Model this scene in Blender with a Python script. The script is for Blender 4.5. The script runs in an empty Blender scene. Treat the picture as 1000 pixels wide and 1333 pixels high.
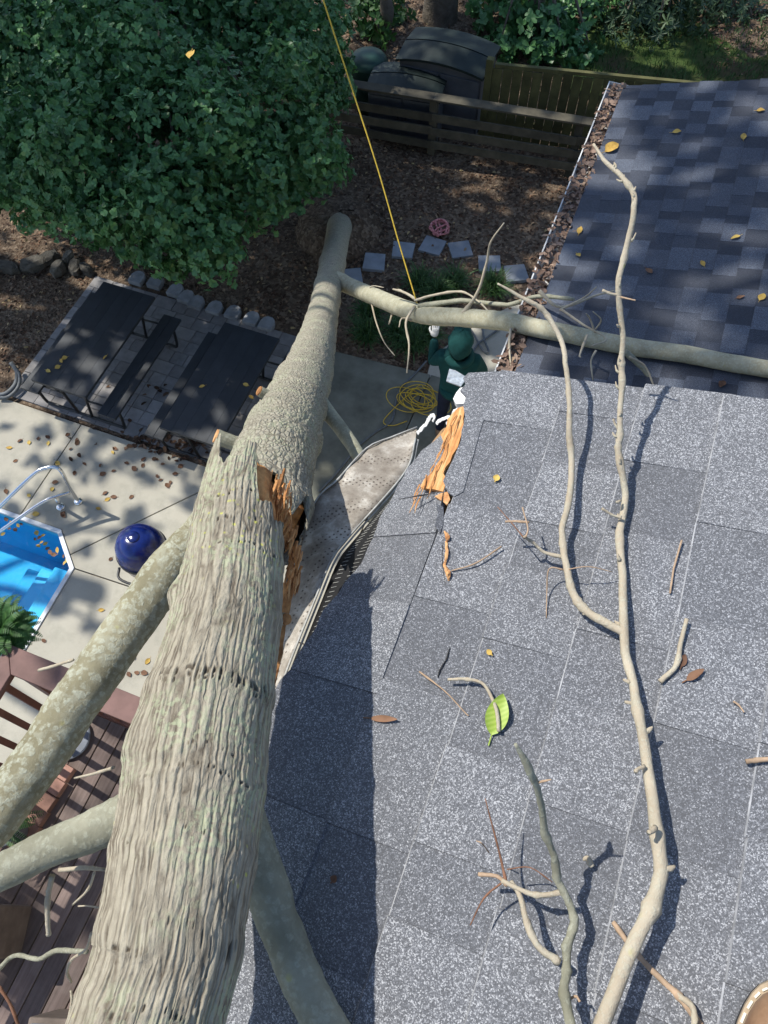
import bpy, math, random
import numpy as np
from mathutils import Vector, Matrix
rd = math.radians
rng = np.random.default_rng(7)
random.seed(7)
scene = bpy.context.scene
COL = scene.collection

# ------------------------------------------------------------------ camera
H = 8.0
_p, _psi, TH, _r, FPX = rd(62.17), rd(21.75), rd(16.07), rd(-.85), 1000.0
def _basis():
    R = np.array([1, 0, 0.]); F = np.array([0, math.cos(_p), -math.sin(_p)]); U = np.cross(R, F)
    R, U = math.cos(_r)*R + math.sin(_r)*U, -math.sin(_r)*R + math.cos(_r)*U
    c, s = math.cos(_psi), math.sin(_psi)
    M = np.array([[c, -s, 0], [s, c, 0], [0, 0, 1.]])
    return M @ R, M @ U, M @ F
R, U, F = _basis()
CAM = np.array([0, 0, H])
cam_d = bpy.data.cameras.new('camera'); cam = bpy.data.objects.new('camera', cam_d); COL.objects.link(cam)
cam_d.sensor_fit = 'HORIZONTAL'; cam_d.sensor_width = 36; cam_d.lens = 36.0
cam_d.clip_start = .02; cam_d.clip_end = 400
cam.matrix_world = Matrix(((R[0], U[0], -F[0], 0), (R[1], U[1], -F[1], 0), (R[2], U[2], -F[2], H), (0, 0, 0, 1)))
scene.camera = cam
# ------------------------------------------------------------------ world, sun, exposure
SUN_EL, SUN_AZ = rd(54), rd(-83)          # azimuth measured from +Y towards +X
SUN = np.array([math.cos(SUN_EL)*math.sin(SUN_AZ), math.cos(SUN_EL)*math.cos(SUN_AZ), math.sin(SUN_EL)])
w = bpy.data.worlds.new('World'); scene.world = w; w.use_nodes = True
nt = w.node_tree; nt.nodes.clear()
sky = nt.nodes.new('ShaderNodeTexSky'); sky.sky_type = 'NISHITA'; sky.sun_disc = False
sky.sun_elevation = SUN_EL; sky.sun_rotation = SUN_AZ % (2*math.pi); sky.air_density = 1.0; sky.dust_density = .6
bg = nt.nodes.new('ShaderNodeBackground'); bg.inputs[1].default_value = .15
wo = nt.nodes.new('ShaderNodeOutputWorld'); nt.links.new(sky.outputs[0], bg.inputs[0]); nt.links.new(bg.outputs[0], wo.inputs[0])
sd = bpy.data.lights.new('sun', 'SUN'); sd.energy = 4.3; sd.angle = rd(.53); sd.color = (1, .955, .87)
so = bpy.data.objects.new('sun', sd); COL.objects.link(so); so.location = (-20, 3, 30)
so.rotation_euler = Vector(SUN).to_track_quat('Z', 'Y').to_euler()
vs = scene.view_settings; vs.view_transform = 'Standard'; vs.look = 'None'; vs.gamma = 1; vs.exposure = .4; vs.use_curve_mapping = False
scene.cycles.max_bounces = 6; scene.cycles.diffuse_bounces = 3; scene.cycles.transparent_max_bounces = 12
scene.cycles.use_adaptive_sampling = True; scene.cycles.adaptive_threshold = .02
try:
    scene.cycles.use_denoising = True; scene.cycles.denoiser = 'OPENIMAGEDENOISE'
except Exception: pass

# ------------------------------------------------------------------ geometry helpers
def ray(x, y): return F + R*(x-500)/FPX + U*(666.5-y)/FPX
def at(x, y, z=0.):
    d = ray(x, y); return CAM + d*((z-H)/d[2])
def atd(x, y, depth): return CAM + ray(x, y)*depth
def pix(P):
    v = np.asarray(P)-CAM; z = v @ F
    return 500+FPX*(v@R)/z, 666.5-FPX*(v@U)/z, z
DN = 1.19
RN = np.array([-math.sin(TH), 0, math.cos(TH)]); RU = np.array([math.cos(TH), 0, math.sin(TH)]); YV = np.array([0, 1., 0]); ZV = np.array([0, 0, 1.])
RO = CAM - DN*RN                                     # roof plane origin (foot of the camera's normal)
def rp(s, y, h=0.): return RO + RU*s + YV*y + RN*h   # main roof coordinates
def rf(x, y, h=0.):
    d = ray(x, y); return CAM + d*((-(DN-h))/(RN @ d))
TH2 = rd(15.5)
RN2 = np.array([-math.sin(TH2), 0, math.cos(TH2)]); RU2 = np.array([math.cos(TH2), 0, math.sin(TH2)])
RO2 = np.array([-.33, 0, H-3.88])                    # wing roof: eave line
def rp2(s, y, h=0.): return RO2 + RU2*s + YV*y + RN2*h
def rf2(x, y, h=0.):
    d = ray(x, y); return CAM + d*((((RO2-CAM) @ RN2)+h)/(RN2 @ d))

class MB:
    def __init__(s): s.v = []; s.f = []; s.m = []
    def add(s, vs_, fs, m=0):
        b = len(s.v); s.v += [tuple(map(float, p)) for p in vs_]; s.f += [tuple(i+b for i in q) for q in fs]; s.m += [m]*len(fs)
    def hexa(s, p, m=0):      # 8 corners: bottom 4 ccw, top 4 ccw
        s.add(p, [(3, 2, 1, 0), (4, 5, 6, 7), (0, 1, 5, 4), (1, 2, 6, 5), (2, 3, 7, 6), (3, 0, 4, 7)], m)
    def box(s, c, h, ax=None, m=0):
        ax = np.eye(3) if ax is None else np.asarray(ax, float); c = np.asarray(c, float)
        P = [c+ax[0]*h[0]*i+ax[1]*h[1]*j+ax[2]*h[2]*k for k in (-1, 1) for i, j in ((-1, -1), (1, -1), (1, 1), (-1, 1))]
        s.hexa(P, m)
    def prism(s, poly, z0, z1, m=0):
        a = sum(poly[i][0]*poly[(i+1) % len(poly)][1]-poly[(i+1) % len(poly)][0]*poly[i][1] for i in range(len(poly)))
        if a < 0: poly = poly[::-1]
        n = len(poly)
        s.add([(p[0], p[1], z0) for p in poly]+[(p[0], p[1], z1) for p in poly],
              [tuple(range(n-1, -1, -1)), tuple(range(n, 2*n))]+[(i, (i+1) % n, n+(i+1) % n, n+i) for i in range(n)], m)
    def tube(s, pts, rad, n=10, m=0, sub=0, caps=True, wob=0., flat=1., knob=0.):
        P = np.asarray(pts, float); r = np.full(len(P), rad) if np.isscalar(rad) else np.asarray(rad, float)
        if sub: P, r = spline(P, r, sub)
        if knob:
            g = np.random.default_rng(int(abs(P[0][0]*1e4+P[-1][1]*1e4)) % 99991); L_ = len(P); k_ = max(3, L_//5)
            off = np.stack([np.interp(np.arange(L_), np.linspace(0, L_-1, k_), g.normal(0, 1, k_)) for _ in range(3)], 1); P = P+off*(r*knob*.55)[:, None]
            bump_ = np.zeros(L_)
            for c_ in g.integers(1, L_, max(2, L_//7)): bump_ += np.exp(-((np.arange(L_)-c_)/.9)**2)*g.uniform(.1, .45)
            r = r*(1+bump_*knob)
        T = np.gradient(P, axis=0); T /= np.linalg.norm(T, axis=1)[:, None]+1e-12
        N = np.cross(T[0], [0.31, .2, .93]); N /= np.linalg.norm(N)
        V = []; 
        for i in range(len(P)):
            N = N - T[i]*(N@T[i]); N /= np.linalg.norm(N)+1e-12; B = np.cross(T[i], N)
            for k in range(n):
                a = 2*math.pi*k/n; rr = r[i]*(1+wob*random.uniform(-1, 1))
                V.append(P[i]+rr*(math.cos(a)*N+flat*math.sin(a)*B))
        fs = [(i*n+k, i*n+(k+1) % n, (i+1)*n+(k+1) % n, (i+1)*n+k) for i in range(len(P)-1) for k in range(n)]
        if caps: fs += [tuple(range(n-1, -1, -1)), tuple((len(P)-1)*n+k for k in range(n))]
        s.add(V, fs, m)
    def lathe(s, c, prof, n=28, m=0, ax=None):
        c = np.asarray(c, float); ax = np.eye(3) if ax is None else ax
        V = [c+ax[0]*r_*math.cos(2*math.pi*k/n)+ax[1]*r_*math.sin(2*math.pi*k/n)+ax[2]*z for r_, z in prof for k in range(n)]
        fs = [(i*n+k, i*n+(k+1) % n, (i+1)*n+(k+1) % n, (i+1)*n+k) for i in range(len(prof)-1) for k in range(n)]
        fs += [tuple(range(n-1, -1, -1)), tuple((len(prof)-1)*n+k for k in range(n))]
        s.add(V, fs, m)
    def build(s, name, mats, parent=None, smooth=False, bevel=0., origin=None):
        me = bpy.data.meshes.new(name); V = np.array(s.v)
        o0 = V.mean(0) if origin is None else np.asarray(origin, float)
        me.from_pydata((V-o0).tolist(), [], s.f)
        if not isinstance(mats, (list, tuple)): mats = [mats]
        for m in mats: me.materials.append(m)
        if any(s.m): me.polygons.foreach_set('material_index', s.m)
        if smooth: me.polygons.foreach_set('use_smooth', [True]*len(me.polygons))
        me.update()
        return link(me, name, parent, o0, bevel)
def link(me, name, parent=None, loc=(0, 0, 0), bevel=0.):
    o = bpy.data.objects.new(name, me); COL.objects.link(o); o.location = loc
    if parent:
        o.parent = parent
        o.location = Vector(loc) - (Vector(parent.get('_w', (0, 0, 0))))
    o['_w'] = tuple(map(float, loc))
    if bevel:
        b = o.modifiers.new('bevel', 'BEVEL'); b.width = bevel; b.segments = 2; b.limit_method = 'ANGLE'
    return o
ORD = ['first', 'second', 'third', 'fourth', 'fifth', 'sixth', 'seventh', 'eighth', 'ninth']
def tag(o, label=None, cat=None, group=None, kind=None):
    if label: o['label'] = label
    if cat: o['category'] = cat
    if group: o['group'] = group
    if kind: o['kind'] = kind
    return o
def thing(name, label, cat, loc=(0, 0, 0), group=None):
    o = bpy.data.objects.new(name, None); COL.objects.link(o); o.location = tuple(map(float, loc)); o['_w'] = tuple(map(float, loc)); o.empty_display_size = .1
    return tag(o, label, cat, group)
def spline(P, r, sub):
    P = np.asarray(P, float); n = len(P); Q = np.vstack([2*P[0]-P[1], P, 2*P[-1]-P[-2]]); rr = np.concatenate([[r[0]], r, [r[-1]]])
    out, ro = [], []
    for i in range(n-1):
        for k in range(sub):
            t = k/sub; a = .5*np.array([-t+2*t*t-t**3, 2-5*t*t+3*t**3, t+4*t*t-3*t**3, -t*t+t**3])
            out.append(a @ Q[i:i+4]); ro.append(rr[i+1]*(1-t)+rr[i+2]*t)
    out.append(P[-1]); ro.append(r[-1]); return np.array(out), np.array(ro)
def npmesh(name, V, T, mats, parent=None, smooth=False, attrs=None, quads=False, kind=None):
    """fast mesh from numpy arrays of vertices and equal-sized faces"""
    me = bpy.data.meshes.new(name); k = T.shape[1]; V = np.ascontiguousarray(V, np.float32); o0 = V.mean(0)
    me.vertices.add(len(V)); me.vertices.foreach_set('co', (V-o0).ravel())
    me.loops.add(T.size); me.loops.foreach_set('vertex_index', T.astype(np.int32).ravel())
    me.polygons.add(len(T)); me.polygons.foreach_set('loop_start', np.arange(0, T.size, k, dtype=np.int32))
    if smooth: me.polygons.foreach_set('use_smooth', np.ones(len(T), bool))
    for a, (dom, arr) in (attrs or {}).items():
        at_ = me.attributes.new(a, 'FLOAT', dom); at_.data.foreach_set('value', np.ascontiguousarray(arr, np.float32))
    for m in (mats if isinstance(mats, (list, tuple)) else [mats]): me.materials.append(m)
    me.update(calc_edges=True); me.validate()
    o = link(me, name, parent, o0.astype(float))
    if kind: o['kind'] = kind
    return o
# periodic 2-D value noise (period in u)
def pnoise(u, v, seed, pu):
    g = np.random.default_rng(seed).random((pu, 997))
    ui = np.floor(u).astype(int); vi = np.floor(v).astype(int); fu, fv = u-ui, v-vi
    fu = fu*fu*(3-2*fu); fv = fv*fv*(3-2*fv)
    a = g[ui % pu, vi % 997]; b = g[(ui+1) % pu, vi % 997]; c = g[ui % pu, (vi+1) % 997]; d = g[(ui+1) % pu, (vi+1) % 997]
    return (a*(1-fu)+b*fu)*(1-fv)+(c*(1-fu)+d*fu)*fv

# ------------------------------------------------------------------ materials
class NT:
    def __init__(s, name):
        s.mat = bpy.data.materials.new(name); s.mat.use_nodes = True; s.t = s.mat.node_tree; s.t.nodes.clear()
        s.out = s.t.nodes.new('ShaderNodeOutputMaterial'); s.b = s.t.nodes.new('ShaderNodeBsdfPrincipled'); s.t.links.new(s.b.outputs[0], s.out.inputs[0])
        s.tc = s.t.nodes.new('ShaderNodeTexCoord'); s.geo = s.t.nodes.new('ShaderNodeNewGeometry'); s.oi = s.t.nodes.new('ShaderNodeObjectInfo')
    def n(s, ty, **k):
        nd = s.t.nodes.new('ShaderNode'+ty)
        for a, v in k.items(): setattr(nd, a, v)
        return nd
    def l(s, a, b): s.t.links.new(a, b)
    def inp(s, nd, key, v):
        if hasattr(v, 'is_output') or isinstance(v, bpy.types.NodeSocket): s.l(v, nd.inputs[key])
        else: nd.inputs[key].default_value = v
    def noise(s, vec, scale, detail=4, rough=.55, dist=0.):
        t = s.n('TexNoise'); s.l(vec, t.inputs['Vector']); t.inputs['Scale'].default_value = scale; t.inputs['Detail'].default_value = detail
        t.inputs['Roughness'].default_value = rough; t.inputs['Distortion'].default_value = dist; return t.outputs['Fac']
    def vor(s, vec, scale, feat='F1', out='Distance', rnd=1.):
        t = s.n('TexVoronoi', feature=feat); s.l(vec, t.inputs['Vector']); t.inputs['Scale'].default_value = scale; t.inputs['Randomness'].default_value = rnd
        return t.outputs[out]
    def math(s, op, a, b=0., c=None, clamp=False):
        m = s.n('Math', operation=op, use_clamp=clamp); s.inp(m, 0, a); s.inp(m, 1, b)
        if c is not None: s.inp(m, 2, c)
        return m.outputs[0]
    def ramp(s, fac, stops, interp='LINEAR'):
        r_ = s.n('ValToRGB'); r_.color_ramp.interpolation = interp; e = r_.color_ramp.elements
        while len(e) < len(stops): e.new(.5)
        for el, (p_, c_) in zip(e, stops):
            el.position = p_; c_ = (c_,)*3 if np.isscalar(c_) else c_; el.color = (*c_, 1)
        s.l(fac, r_.inputs[0]); return r_.outputs[0]
    def mix(s, fac, a, b, mode='MIX'):
        m = s.n('MixRGB', blend_type=mode); s.inp(m, 0, fac)
        for i, v in ((1, a), (2, b)):
            if isinstance(v, (tuple, list)): m.inputs[i].default_value = (*v[:3], 1)
            else: s.inp(m, i, v)
        return m.outputs[0]
    def map(s, vec, scale=(1, 1, 1), rot=(0, 0, 0), loc=(0, 0, 0)):
        m = s.n('Mapping'); s.l(vec, m.inputs[0]); m.inputs['Scale'].default_value = scale; m.inputs['Rotation'].default_value = rot; m.inputs['Location'].default_value = loc
        return m.outputs[0]
    def bump(s, h, strength=.5, dist=.01):
        b = s.n('Bump'); s.inp(b, 'Height', h); b.inputs['Strength'].default_value = strength; b.inputs['Distance'].default_value = dist
        s.l(b.outputs[0], s.b.inputs['Normal'])
    def attr(s, name): a = s.n('Attribute', attribute_name=name); return a.outputs['Fac']
    def offs(s):      # object coordinates shifted per object so repeats never line up
        v = s.n('VectorMath', operation='MULTIPLY_ADD'); s.l(s.oi.outputs['Random'], v.inputs[0]); v.inputs[1].default_value = (37.1, 17.3, 23.9); s.l(s.tc.outputs['Object'], v.inputs[2])
        return v.outputs[0]
    def fin(s, col, rough=.8, spec=.3, metal=0.):
        if isinstance(col, (tuple, list)): s.b.inputs['Base Color'].default_value = (*col[:3], 1)
        else: s.l(col, s.b.inputs['Base Color'])
        s.inp(s.b, 'Roughness', rough); s.b.inputs['Specular IOR Level'].default_value = spec; s.b.inputs['Metallic'].default_value = metal
        return s.mat
def simple(name, col, rough=.75, var=.25, vs_=8, bs=60, bump=.15, bd=.004, spec=.3, metal=0., rnd=.0, tint=None):
    m = NT(name); v = m.offs(); a = np.array(col)
    c2 = a*(1+var) if tint is None else np.array(tint)
    c = m.ramp(m.noise(v, vs_, 6, .6), [(.3, tuple(a*(1-var))), (.7, tuple(c2))])
    if rnd:
        k = m.math('MULTIPLY_ADD', m.oi.outputs['Random'], 2*rnd, 1-rnd); c = m.mix(1., c, k, 'MULTIPLY')
    if bump: m.bump(m.noise(v, bs, 5, .6), bump, bd)
    return m.fin(c, rough, spec, metal)

def m_granule(name, dark, mid, lite, shift=0., rnd=.16, fine=540):
    m = NT(name); v = m.offs()
    c1 = m.n('SeparateColor'); m.l(m.vor(v, fine, out='Color'), c1.inputs[0])
    c2 = m.n('SeparateColor'); m.l(m.vor(v, fine*1.9, out='Color'), c2.inputs[0])
    k = m.math('ADD', m.math('MULTIPLY', c1.outputs[0], .62), m.math('MULTIPLY', c2.outputs[1], .38))
    tone = m.math('MULTIPLY_ADD', m.oi.outputs['Random'], rnd, -rnd*.5+shift)
    big = m.math('MULTIPLY_ADD', m.noise(v, 14, 3), .16, -.08)
    k = m.math('ADD', m.math('ADD', k, tone), big)
    col = m.ramp(k, [(.0, dark), (.34, dark), (.56, mid), (.68, mid), (.86, lite), (1., lite)])
    w_ = m.noise(m.map(m.geo.outputs['Position'], (1, 1, 1)), 2.2, 5, .65)
    col = m.mix(m.math('MULTIPLY', w_, .25), col, (.16, .15, .14))
    m.bump(k, .45, .0018)
    return m.fin(col, .9, .25)
M = {}
M['shingle'] = m_granule('shingle_granules', (.088, .093, .104), (.158, .166, .184), (.46, .47, .49), .02, .07)
M['shingle_dark'] = m_granule('shingle_granules_dark', (.080, .085, .096), (.142, .150, .168), (.42, .43, .455), -.048, .08)
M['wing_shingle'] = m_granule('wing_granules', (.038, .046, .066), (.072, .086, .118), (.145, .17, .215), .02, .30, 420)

M['shingle_edge'] = simple('sunlit_shingle_edge', (.27, .275, .29), .9, .5, 25, 300, .3, .002, rnd=.3)  # cut edge, lightened to paint in the sunlit line along each course
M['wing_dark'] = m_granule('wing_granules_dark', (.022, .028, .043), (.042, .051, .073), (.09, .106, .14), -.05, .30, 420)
def m_bark(name, base, light, brown, lich=(.38, .42, .27), lamt=.45, yellow=.5, along=.10, fine=1.):
    """bark patterned in the trunk's own space: bx,by across, bv along"""
    m = NT(name); cv = m.n('CombineXYZ'); m.l(m.attr('bx'), cv.inputs[0]); m.l(m.attr('by'), cv.inputs[1]); m.l(m.attr('bv'), cv.inputs[2]); v = cv.outputs[0]
    st = m.map(v, (1, 1, along)); st2 = m.map(v, (1, 1, along*2.2))
    wv = m.n('VectorMath', operation='ADD'); m.l(st, wv.inputs[0]); nz = m.n('TexNoise'); m.l(v, nz.inputs['Vector']); nz.inputs['Scale'].default_value = 45; nz.inputs['Detail'].default_value = 3
    sc = m.n('VectorMath', operation='SCALE'); m.l(nz.outputs['Color'], sc.inputs[0]); sc.inputs['Scale'].default_value = .0045; m.l(sc.outputs[0], wv.inputs[1])
    plate_ = m.vor(wv.outputs[0], 105*fine, 'DISTANCE_TO_EDGE'); crack = m.ramp(plate_, [(.02, 1.), (.16, 0.)])
    fib = m.noise(st2, 330*fine, 5, .65); big = m.noise(v, 9, 5, .6); mid = m.noise(v, 55, 5, .65)
    c = m.ramp(big, [(.3, base), (.7, light)])
    c = m.mix(.55, c, m.ramp(mid, [(.3, tuple(np.array(base)*.72)), (.7, tuple(np.array(light)*1.12))]))
    c = m.mix(.35, c, m.ramp(fib, [(.3, tuple(np.array(base)*.7)), (.7, tuple(np.array(light)*1.15))]))
    c = m.mix(m.math('MULTIPLY', crack, m.ramp(m.noise(v, 30, 3), [(.35, .2), (.65, .85)])), c, brown)
    c = m.mix(m.ramp(m.attr('fiss'), [(.2, 0.), (.9, 1.)]), c, brown)
    ln = m.math('MULTIPLY', m.ramp(m.noise(v, 11, 3, .5), [(.46, 0.), (.62, 1.)]), m.ramp(m.noise(v, 120, 3, .6), [(.46, 0.), (.56, 1.)]))
    c = m.mix(m.math('MULTIPLY', ln, lamt), c, lich)
    vy = m.vor(v, 70); yl = m.math('MULTIPLY', m.ramp(vy, [(.10, 1.), (.24, 0.)]), m.ramp(m.noise(v, 6, 2), [(.52, 0.), (.66, 1.)]))
    c = m.mix(m.math('MULTIPLY', yl, yellow), c, (.50, .50, .10))
    c = m.mix(m.math('MULTIPLY', m.attr('pit'), .88), c, (.05, .037, .027))
    h = m.math('ADD', m.math('MULTIPLY', m.ramp(plate_, [(.0, 0.), (.25, 1.)]), .9), m.math('ADD', m.math('MULTIPLY', fib, .5), m.math('MULTIPLY', m.noise(v, 260, 5, .7), .6)))
    m.bump(h, .8, .0034)
    return m.fin(c, .93, .12)
M['bark'] = m_bark('bark_upper', (.265, .235, .178), (.42, .378, .292), (.10, .078, .056), yellow=.75, lamt=.6, along=.07)
M['bark_low'] = m_bark('bark_lower', (.26, .24, .185), (.41, .38, .30), (.12, .10, .075), yellow=.3, along=.45, fine=.95)
def m_lichen_bark(name, base, light, amt=1., cell=46, thr=.72):
    m = NT(name); v = m.tc.outputs['Object']
    vv = m.n('VectorMath', operation='ADD'); m.l(v, vv.inputs[0]); nz = m.n('TexNoise'); m.l(v, nz.inputs['Vector']); nz.inputs['Scale'].default_value = 95; nz.inputs['Detail'].default_value = 4
    sc = m.n('VectorMath', operation='SCALE'); m.l(nz.outputs['Color'], sc.inputs[0]); sc.inputs['Scale'].default_value = .016; m.l(sc.outputs[0], vv.inputs[1])
    d = m.vor(vv.outputs[0], cell); c3 = m.n('SeparateColor'); m.l(m.vor(vv.outputs[0], cell, out='Color'), c3.inputs[0])
    pick = m.ramp(m.math('ADD', c3.outputs[0], m.math('MULTIPLY', m.noise(v, 11, 3), .9)), [(thr, 0.), (thr+.1, 1.)])
    ring = m.math('MULTIPLY', m.ramp(d, [(.0, .75), (.2, .7), (.36, .95), (.46, .7), (.60, 0.)]), m.ramp(m.noise(v, 210, 4, .7), [(.36, .25), (.58, 1.)]))
    patch = m.ramp(m.noise(v, 38, 6, .75), [(.49, 0.), (.57, 1.)])
    c = m.ramp(m.noise(v, 14, 5), [(.3, base), (.7, light)])
    c = m.mix(m.math('MULTIPLY', patch, .55*amt), c, (.40, .41, .33))
    c = m.mix(m.math('MULTIPLY', m.math('MULTIPLY', pick, ring), amt), c, (.50, .52, .42))
    vy = m.math('MULTIPLY', m.ramp(m.vor(v, 30), [(.1, 1.), (.2, 0.)]), m.ramp(m.noise(v, 7, 2), [(.6, 0.), (.7, 1.)]))
    c = m.mix(m.math('MULTIPLY', vy, .7), c, (.5, .48, .08))
    m.bump(m.math('ADD', m.noise(v, 150, 6, .75), m.math('MULTIPLY', m.math('MULTIPLY', pick, ring), .35)), .55, .004)
    return m.fin(c, .92, .15)
M['limb'] = m_lichen_bark('limb_lichen', (.18, .162, .10), (.31, .285, .19), .62, 92, .58)
M['limb_grey'] = m_lichen_bark('limb_grey', (.185, .18, .13), (.31, .30, .225), .32, 90, .85)
M['limb_sunlit'] = m_lichen_bark('limb_sunlit', (.27, .25, .17), (.42, .39, .28), .45, 80, .8)  # paler copy of the limb bark, with sunlight put into its colour
M['stick'] = m_lichen_bark('stick_bark', (.33, .275, .20), (.47, .41, .31), .3, 160, .85)
M['twig'] = simple('twig', (.36, .255, .17), .8, .3, 40, 200, .3, .002)
M['twig_dead'] = simple('twig_brown', (.20, .10, .06), .8, .3, 40, 200, .3, .002)
def m_splinter():
    m = NT('fresh_splintered_wood'); v = m.tc.outputs['Object']
    f = m.noise(m.map(v, (120, 18, 120)), 1., 6, .65)
    c = m.ramp(f, [(.25, (.28, .105, .035)), (.5, (.58, .28, .10)), (.75, (.78, .53, .27))])
    m.bump(f, .9, .006); return m.fin(c, .7, .25)
M['splinter'] = m_splinter()
M['pine'] = simple('torn_plywood', (.58, .23, .075), .75, .35, 45, 140, .7, .004, tint=(.78, .47, .22))
M['heart'] = simple('heartwood', (.36, .13, .045), .8, .45, 40, 90, .8, .006, rnd=.45, tint=(.66, .33, .12))
def m_concrete():
    m = NT('patio_concrete'); v = m.geo.outputs['Position']
    c = m.ramp(m.noise(v, 1.1, 6, .6), [(.3, (.335, .308, .235)), (.7, (.45, .42, .33))])
    c = m.mix(m.ramp(m.noise(v, 3.7, 6, .7), [(.5, 0.), (.72, .55)]), c, (.205, .205, .15))
    c = m.mix(.25, c, m.ramp(m.noise(v, 130, 3), [(.3, .22), (.7, .42)]))
    m.bump(m.noise(v, 90, 5, .6), .2, .004); return m.fin(c, .85, .3)
M['concrete'] = m_concrete()
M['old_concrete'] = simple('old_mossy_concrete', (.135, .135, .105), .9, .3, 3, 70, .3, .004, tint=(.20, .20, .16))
def m_dirt():
    m = NT('dirt_and_mulch'); v = m.geo.outputs['Position']
    c = m.ramp(m.noise(v, 1.3, 6, .65), [(.3, (.075, .052, .036)), (.55, (.145, .105, .073)), (.75, (.24, .19, .135))])
    cc = m.n('SeparateColor'); m.l(m.vor(v, 26, out='Color'), cc.inputs[0])
    c = m.mix(.5, c, m.ramp(cc.outputs[0], [(.1, (.045, .031, .022)), (.6, (.15, .105, .072)), (.97, (.32, .25, .18))]))
    m.bump(m.math('ADD', m.noise(v, 30, 6, .7), m.vor(v, 26)), .8, .03); return m.fin(c, .95, .15)
M['dirt'] = m_dirt()
def m_lawn():
    m = NT('lawn_ground'); v = m.geo.outputs['Position']
    c = m.ramp(m.noise(v, .9, 6, .65), [(.35, (.075, .062, .035)), (.55, (.055, .085, .025)), (.8, (.08, .12, .03))])
    m.bump(m.noise(v, 60, 5, .7), .8, .03); return m.fin(c, .95, .1)
M['lawn'] = m_lawn()
def m_leaf(name, stops, trans=.3, rough=.5, spec=.4):
    m = NT(name); c = m.ramp(m.attr('rnd'), stops); m.fin(c, rough, spec)
    tr = m.n('BsdfTranslucent'); m.l(c, tr.inputs[0]); mx = m.n('MixShader'); mx.inputs[0].default_value = trans
    m.l(m.b.outputs[0], mx.inputs[1]); m.l(tr.outputs[0], mx.inputs[2]); m.l(mx.outputs[0], m.out.inputs[0]); return m.mat
M['holly'] = m_leaf('evergreen_leaf', [(0, (.038, .105, .036)), (.5, (.080, .205, .070)), (.9, (.13, .29, .10)), (1, (.26, .32, .08))], .3, .42, .45)
M['hemlock'] = m_leaf('hemlock_leaf', [(0, (.025, .055, .028)), (.6, (.05, .095, .045)), (1, (.09, .14, .06))], .2)
M['canopy'] = m_leaf('canopy_leaf', [(0, (.04, .08, .02)), (1, (.09, .13, .03))], .25)
M['liriope'] = m_leaf('grass_blade', [(0, (.025, .06, .015)), (.6, (.05, .12, .03)), (1, (.10, .19, .06))], .25)
M['fern'] = m_leaf('fern_frond', [(0, (.03, .08, .02)), (.6, (.05, .14, .03)), (1, (.10, .20, .06))], .3)
M['litter'] = m_leaf('dead_leaf', [(0, (.045, .027, .018)), (.35, (.12, .068, .042)), (.7, (.22, .135, .085)), (.9, (.34, .25, .16)), (1, (.48, .36, .17))], .1, .8, .2)
M['gutter_litter'] = m_leaf('gutter_leaf', [(0, (.10, .062, .045)), (.5, (.21, .14, .105)), (.9, (.34, .24, .18)), (1, (.45, .30, .12))], .1, .8, .2)
def oleaf(name, a, b):
    m = NT(name); c = m.mix(m.oi.outputs['Random'], a, b); c = m.mix(.4, c, m.ramp(m.noise(m.offs(), 45, 4), [(.3, tuple(np.array(a)*.5)), (.7, b)])); return m.fin(c, .75, .25)
M['dry_brown'] = oleaf('dry_leaf_brown', (.08, .038, .024), (.24, .13, .075))
M['dry_yellow'] = oleaf('dry_leaf_yellow', (.42, .24, .05), (.62, .45, .12))
def m_greenleaf():
    m = NT('green_leaf'); v = m.tc.outputs['Object']
    wv = m.n('TexWave'); m.l(m.map(v, (1, 1, 1), (0, 0, .9)), wv.inputs[0]); wv.inputs['Scale'].default_value = 45; wv.inputs['Distortion'].default_value = 1.
    c = m.mix(m.math('MULTIPLY', wv.outputs['Fac'], .4), (.24, .35, .045), (.44, .53, .13)); return m.fin(c, .5, .4)
M['green_leaf'] = m_greenleaf()
def m_deck():
    m = NT('deck_board'); v = m.offs()
    f = m.noise(m.map(v, (60, 3, 60)), 1., 6, .65)
    c = m.ramp(f, [(.3, (.105, .076, .066)), (.7, (.20, .150, .134))])
    c = m.mix(m.ramp(m.noise(v, 3, 5, .7), [(.5, 0.), (.75, .5)]), c, (.26, .215, .195))
    k = m.math('MULTIPLY_ADD', m.oi.outputs['Random'], .7, .65); c = m.mix(1., c, k, 'MULTIPLY')
    m.bump(f, .35, .003); return m.fin(c, .75, .3)
M['deck'] = m_deck()
M['felt'] = simple('black_roof_felt', (.02, .02, .022), .9, .3, 20, 60, .3, .003)
M['rail'] = simple('stained_rail', (.17, .078, .058), .65, .25, 9, 80, .2, .003)
M['cap'] = simple('rail_cap', (.17, .098, .084), .7, .25, 7, 70, .2, .003)
M['fence'] = simple('weathered_fence_wood', (.070, .062, .044), .85, .35, 6, 60, .4, .004, rnd=.25)
M['fence_olive'] = simple('mossy_board', (.075, .072, .028), .85, .35, 5, 60, .4, .004, rnd=.3)
M['table'] = simple('charcoal_plank', (.030, .035, .042), .55, .18, 6, 150, .12, .002, spec=.4, rnd=.12)
M['black'] = simple('black_steel', (.012, .013, .015), .45, .2, 20, 90, .08, .002, spec=.5)
M['paver'] = simple('grey_paver', (.24, .23, .225), .85, .2, 9, 90, .35, .004, rnd=.22)
M['edging'] = simple('edging_block', (.23, .24, .25), .85, .25, 9, 60, .4, .005, rnd=.2)
M['bluestone'] = simple('bluestone', (.23, .25, .275), .75, .18, 6, 50, .3, .004, rnd=.15)
M['fieldstone'] = simple('fieldstone', (.11, .10, .082), .9, .4, 9, 40, .9, .02, rnd=.35)
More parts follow.
